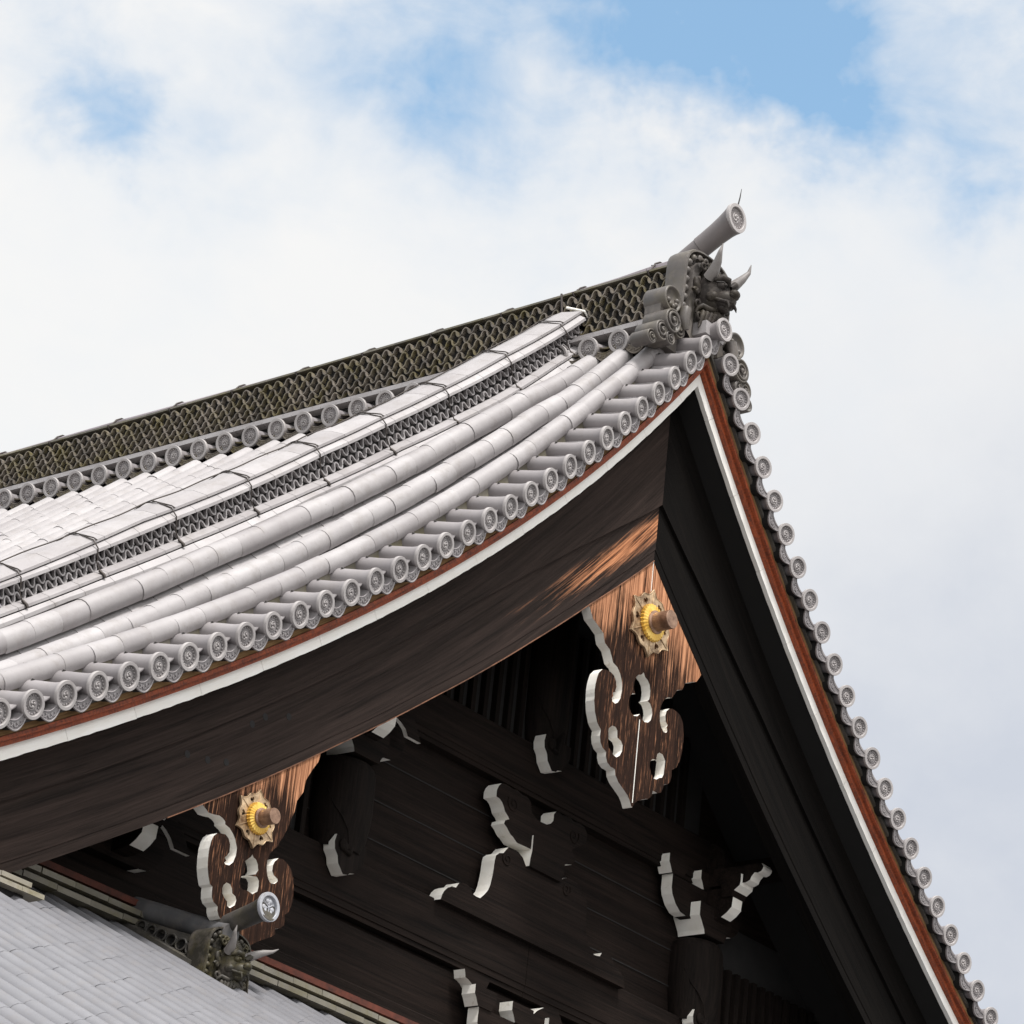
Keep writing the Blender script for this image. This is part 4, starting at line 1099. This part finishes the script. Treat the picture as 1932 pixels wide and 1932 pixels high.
def cross_arm(h, xc, dz):
    """arm, block and cloud nose projecting out of the gable towards the front"""
    m = MB(); yz(m, [(1.45, -4.26+dz), (1.25, -4.255+dz), (1.15, -4.235+dz), (1.095, -4.20+dz), (1.05, -4.155+dz), (1.043, -4.07+dz), (1.045, -3.98+dz), (1.45, -3.98+dz)], xc-.07, xc+.07, sidefn=lambda p, q: 1 if min(p[0], q[0]) < 1.13 and p[1]+q[1] < 2*(-3.99+dz) else 0)
    obj('projecting_arm', m, [WOOD_X, WHITE], h)
    m = MB(); yz(m, [(1.14, -4.07+dz), (1.040, -4.068+dz), (1.020, -4.02+dz), (.965, -3.98+dz), (.960, -3.95+dz), (.960, -3.88+dz), (1.18, -3.88+dz)], xc-.095, xc+.095, sidefn=lambda p, q: 1 if min(p[0], q[0]) < 1.0 else 0)
    obj('end_block', m, [WOOD_X, WHITE], h)
    m = MB(); yz(m, [(1.4, -3.955+dz), (.975, -3.952+dz), (.93, -3.955+dz), (.885, -3.937+dz), (.872, -3.905+dz), (.842, -3.875+dz), (.81, -3.882+dz), (.78, -3.872+dz), (.762, -3.85+dz), (.758, -3.83+dz), (.78, -3.80+dz), (1.4, -3.80+dz)], xc-.065, xc+.065, sidefn=lambda p, q: 1 if min(p[0], q[0]) < .97 and p[1]+q[1] < 2*(-3.81+dz) else 0)
    obj('cloud_nose', m, [WOOD_X, WHITE], h)
hb = bracket(2.275, -4.41, 1.32, 1.43, 'bracket set with white arm ends on the right strut', nose=False); cross_arm(hb, 2.32, 0)
hb = bracket(-2.34, -4.41, 1.32, 1.43, 'bracket set half hidden behind the left bargeboard', nose=False); cross_arm(hb, -2.33, 0)
hb = bracket(-4.72, -6.06, 1.32, 1.43, 'bracket set beside the lower pendant', nose=False, daito=False); cross_arm(hb, -4.63, -1.645)
for P_ in ([[-4.432, -5.636], [-4.374, -5.664], [-4.318, -5.707], [-4.273, -5.767]], [[-2.135, -4.026], [-2.076, -4.047], [-2.022, -4.078], [-1.99, -4.124]]):
    m = MB(); m.prism([tuple(q) for q in P_]+[(P_[-1][0]+.16, P_[-1][1]), (P_[0][0]+.20, P_[0][1]+.06)], [], 1.15, 1.185, 0, 1); part('arched_brace', m, [WOOD_X, WHITE])
for x, z in [[-4.95, -5.408], [-4.753, -5.38], [-4.573, -5.334], [-4.374, -4.986], [-4.256, -4.89], [-4.023, -4.805]]:
    m = MB(); m.tube([(x, .4743, z), (x, .4785, z)], .026, 14); part('wood_plug', m, BLACK)
bracket(-.165, -6.27, 1.25, 1.355, 'bracket set at the bottom edge below the lower tie beam', nose=False)
m = MB()
pr = [(-.98, -5.628), (-.95, -5.70), (-.90, -5.72), (-.87, -5.76), (-.80, -5.80), (-.72, -5.84), (-.705, -5.745), (-.775, -5.69), (-.85, -5.665), (-.868, -5.628)]
m.prism([(-.868, -5.60), (-.851, -5.662), (-.815, -5.668), (-.777, -5.685), (-.745, -5.71), (-.706, -5.741), (-.62, -5.741), (-.55, -5.60)], [], 1.28, 1.39, 0, 1); part('cloud_nose', m, [WOOD_X, WHITE])
# second, lower frog-leg at the bottom edge
m = MB()
lk = [(-.12, -6.05), (-.08, -5.90), (-.035, -5.797), (.005, -5.718), (.07, -5.66), (.147, -5.614), (.25, -5.588), (.317, -5.602), (.364, -5.628), (.395, -5.68), (.41, -5.76), (.60, -5.85), (.80, -6.05)]
m.prism(lk, [], 1.28, 1.42, 0, 1); part('frog_leg_strut', m, [WOOD_X, WHITE], 'frog-leg carving at the bottom edge of the gable')

# frog-leg strut in the middle of the gable wall
kf = hold('frog_leg_strut', 'carved frog-leg strut with white edges in the centre of the gable wall')
m = MB(); m.prism([tuple(q) for q in T_['kc']], [], 1.30, 1.43, 0, 1); obj('cloud_crest', m, [WOOD_X, WHITE], kf)
m = MB(); spiral(m, (-.47, -4.13), .07, 1.297, 1.4, 2.6, .007); spiral(m, (.34, -4.13), .07, 1.297, 1.4, .6, .007, hand=-1); spiral(m, (-.45, -4.58), .06, 1.317, 1.4, 2.6, .007); spiral(m, (.33, -4.58), .06, 1.317, 1.4, .6, .007, hand=-1); obj('carved_curl', m, WOOD_X, kf)
m = MB(); kb = [tuple(q) for q in T_['kb']]; kb = [kb[0], kb[1], (-.205, -4.50), (-.209, -4.56), (.22, -4.56), (.233, -4.50), (.243, -4.43), (.243, -4.30)]
m.prism(kb, [], 1.285, 1.44, 0, 1, sidefn=lambda p, q: 1 if (p[0]+q[0])/2 < -.1 else 0); obj('bearing_block', m, [WOOD_X, WHITE], kf)
kl = [tuple(q) for q in T_['kl']]; cxk = .012
poly = kl+[(-x+2*cxk, z) for x, z in kl[::-1]]
m = MB(); m.prism(poly, [], 1.32, 1.45, 0, 1, sidefn=lambda p, q: 0 if max(p[1], q[1]) < -5.135 else 1); obj('leg_panel', m, [WOOD_X, WHITE], kf)

# lattice bars behind
la = hold('lattice', 'dark vertical lattice bars beside and above the tie beams')
def bars(x0, x1, z0, z1, pitch=.155, w=.05):
    m = MB(); x = x0
    while x < x1: m.box(x, x+w, 1.43, 1.497, z0, z1); x += pitch
    obj('lattice_bars', m, WOOD_Z, la)
bars(-2.2, -.3, -3.505, -2.35); bars(.25, 2.1, -3.505, -2.35); bars(-4.6, -2.72, -5.12, -4.55); bars(2.68, 4.7, -5.12, -4.5, .13, .06)
m = MB(); m.box(-4.9, -2.65, 1.485, 1.499, -5.12, -4.1); m.box(2.62, 5.1, 1.485, 1.499, -5.12, -4.1); m.box(-2.3, 2.3, 1.485, 1.499, -3.505, -2.1); obj('lattice_backing', m, BLACK, la)
# purlin ends carrying the overhang
for x, z in ((-3.05, -3.30), (3.05, -3.30), (-5.05, -5.15), (5.05, -5.15)):
    m = MB(); m.box(x-.16, x+.16, .62, 1.50, z-.36, z); part('purlin', m, WOOD_X)
# ---- skirt roof below the gable -----------------------------------------
def zs(y): return -7.112+.51*y
SX0, SX1 = -12.6, 7.5
YT, YB = 1.30, -8.6
SL = math.hypot(1, .51)
def skirt_row(x):
    m = MB(); y = YT; k = 0
    while y > YB:
        e = max(y-.285/SL*1.0-.003, YB); rn = random.uniform(-.0008, .0008); rx = random.uniform(-.003, .003)
        rows = []
        for i, (yy, rr) in enumerate(((y, .0700), (e, .0706), (e, .0698))):
            z = zs(yy); row = []
            for a in range(11):
                an = math.radians(-30+240*a/10)
                row.append((x+rx+rr*math.cos(an), yy-.45*(rr*math.sin(an)+rn), z+.89*(rr*math.sin(an)+rn)+.012))
            rows.append(row)
        m.grid(rows[:2], 0, True, flip=False); m.grid(rows[1:], 0, False)
        y -= .285/SL
    return m
sk = hold('skirt_roof', 'lower tiled roof running out below the gable')
x = -4.31+ROWP*38; xs_ = []
x = -4.31-ROWP*26
while x < SX1:
    obj('tile_row', skirt_row(x), TILE_LOW, sk); xs_.append(x); x += ROWP
m = MB()
for xa, xb in zip(xs_, xs_[1:]):
    y = YT
    while y > YB:
        e = max(y-.285/SL, YB); rows = []
        for i, (yy, up_) in enumerate(((y, 0), (e, .002), (e, 0))):
            rows.append([(xa+(xb-xa)*j/6, yy, zs(yy)-.06-.05*math.sin(PI*j/6)+up_) for j in range(7)])
        m.grid(rows[:2], 0, True, flip=False); m.grid(rows[1:], 0, False); y -= .285/SL
obj('pan_tile_bed', m, TILE_LOW, sk)
m = MB(); rows = [[(SX0, YT, zs(YT)-.12), (SX1, YT, zs(YT)-.12)], [(SX0, YB, zs(YB)-.12), (SX1, YB, zs(YB)-.12)], [(SX0, YB, zs(YB)-.3), (SX1, YB, zs(YB)-.3)], [(SX0, 1.5, -9.6), (SX1, 1.5, -9.6)]]
m.grid(rows, 0, False); obj('underside', m, SOFFIT, sk)
# stacked noshi tiles along the foot of the wall
def noshi_x(y0, y1, z0, z1, x0, x1, off, th=.040):
    m = MB(); x = x0-off
    while x < x1:
        a, b = max(x, x0), min(x+.315, x1); dz = random.uniform(-.004, .004); dy = random.uniform(-.004, .004)
        if b-a > .02:
            v = [(a, y0+dy, z0+dz), (a, y0+dy, z0+th+dz), (a, y1, z1+th+dz), (a, y1, z0+dz-.0), (b, y0+dy, z0+dz), (b, y0+dy, z0+th+dz), (b, y1, z1+th+dz), (b, y1, z0+dz)]
            m.add(v, [(0, 1, 2, 3), (4, 7, 6, 5), (0, 4, 5, 1), (1, 5, 6, 2), (0, 3, 7, 4), (2, 6, 7, 3)])
        x += .32
    return m
part('wall_foot_noshi', noshi_x(1.165, 1.50, -6.385, -6.345, -7.1, 7.1, .1), TILE_PALE)
part('wall_foot_noshi', noshi_x(1.205, 1.50, -6.300, -6.262, -7.1, 7.1, .22), TILE_PALE)
m = MB(); m.box(-7.2, 7.2, 1.26, 1.5, -6.75, -6.30); part('wall_foot_core', m, BLACK)
part('left_noshi_stack', noshi_x(.13, .42, -6.905, -6.865, -8.4, -6.34, .05, .030), TILE_PALE)
part('left_noshi_stack', noshi_x(.17, .42, -6.850, -6.815, -8.4, -6.42, .2, .030), TILE_PALE)
m = MB(); m.box(-8.4, -6.45, .20, .42, -7.0, -6.83); part('left_stack_core', m, BLACK)

# ---- small corner ridge on the skirt roof --------------------------------
cx_ = -4.36
RTP = [(1.72, -6.04), (1.40, -6.150), (1.10, -6.250), (.85, -6.335), (.60, -6.415), (.42, -6.460)]
cr_ = hold('corner_ridge', 'short ridge on the lower roof ending in a second demon tile')
m = MB(); m.tube([(cx_, y, z-.03) for y, z in RTP], .078, 18); obj('round_cap_tile', m, tile_mat('streaked_cap', (.012, .012, .013), (.22, .22, .23), stain=.6, isl=.02), cr_)
m = MB()
for (dz, w, th) in ((-.155, .13, .03), (-.135, .11, .03)):
    rows = []
    for y, z in RTP:
        rows.append([(cx_-w, y, z+dz), (cx_-w, y, z+dz+th), (cx_+w, y, z+dz+th), (cx_+w, y, z+dz), (cx_-w, y, z+dz)])
    m.grid(rows, 0, False)
obj('upper_noshi_tile', m, TILE_DARK, cr_)
m = MB()
rows = [[(cx_-.115, y, zt-.14), (cx_-.115, y, zs(y)-.1), (cx_+.115, y, zs(y)-.1), (cx_+.115, y, zt-.14)] for y, zt in RTP]
m.grid(rows, 0, False); obj('ridge_core', m, BLACK, cr_)
m = MB()
for sgn in (-1, 1):
    rows = []
    for i in range(12):
        y = 1.45-(1.45-.55)*i/11; z = zs(y)+.115
        rows.append([(cx_+sgn*.20, y, z-.03), (cx_+sgn*.20, y, z), (cx_+sgn*.1, y, z+.02), (cx_+sgn*.1, y, z-.05), (cx_+sgn*.20, y, z-.03)])
    m.grid(rows, 0, False)
obj('base_noshi_tile', m, TILE_DARK, cr_)
m = MB()
y = 1.12
while y > .60:
    zt = interp(-y, [-q[0] for q in RTP], [q[1] for q in RTP])-.16; zb = zs(y)+.14
    nr = max(1, int((zt-zb)/.085+.5))
    for r in range(nr):
        zc = zb+(zt-zb)*(r+.5)/nr
        yy = y-(.05 if r % 2 else 0)
        for a0 in (0, PI):
            m.tube([(cx_-.150, yy+.048*math.cos(a0+PI*i/8), zc+.040*math.sin(a0+PI*i/8)) for i in range(9)], .0075, 5)
            rows = [[(cx_-.150, yy+.048*math.cos(a0+PI*i/8), zc+.040*math.sin(a0+PI*i/8)) for i in range(9)], [(cx_-.10, yy+.048*math.cos(a0+PI*i/8), zc+.040*math.sin(a0+PI*i/8)) for i in range(9)]]
            m.grid(rows, 0, True)
    y -= .10
obj('wave_tile_band', m, TILE_DARK, cr_)
o2 = hold('small_demon_tile', 'mossy horned demon-face tile at the end of the corner ridge')
demon_tile(o2, TILE_ONI2, TILE_ONI2, HORN, .64, cx_+.02, .43, -6.925, bottom=.0, horn_len=1.0, splay=.12, thick=.26)
t2 = hold('small_projecting_tile', 'short round tile with a three-leaf crest above the small demon tile')
a = Vector((cx_+.02, .60, -6.44)); b = Vector((cx_+.02, .135, -6.325))
m = MB(); m.tube([a, a+(b-a)*.5, a+(b-a)*.8, a+(b-a)*.93, b], [.070, .070, .073, .082, .094], 24); obj('tube', m, TILE_DARK, t2)
me = mesh('end_disc', disc_mb(.1, 'leaf'), [EMBLEM])
place('end_disc', me, Matrix.Translation((cx_+.02, .118, -6.325)), t2)

# ---- body of the hall below the roofs (out of the picture) ---------------
m = MB(); m.box(-9.5, 6.5, 1.7, 22, -13.4, -7.3); part('body_wall', m, PLASTER)
m = MB()
for i in range(6): m.box(-9.6+i*3.15, -9.2+i*3.15, 1.55, 1.95, -13.4, -8.0)
part('wall_posts', m, WOOD_Z)
m = MB(); m.box(-11, 8, .4, 23, -14.6, -13.4); part('stone_base', m, STONE)
m = MB()
rr = [[(-12.6, 1.5, -9.1), (-12.6, 24, -9.1)], [(-8.2, 1.5, -6.75), (-8.2, 24, -6.75)]]
m.grid(rr, 0, False, flip=True); part('side_eave', m, TILE_LOW)
m = MB()
rr = [[(8.2, 1.5, -6.8), (8.2, 24, -6.8)], [(12.0, 1.5, -9.0), (12.0, 24, -9.0)]]
m.grid(rr, 0, False, flip=True); part('side_eave', m, TILE_LOW)
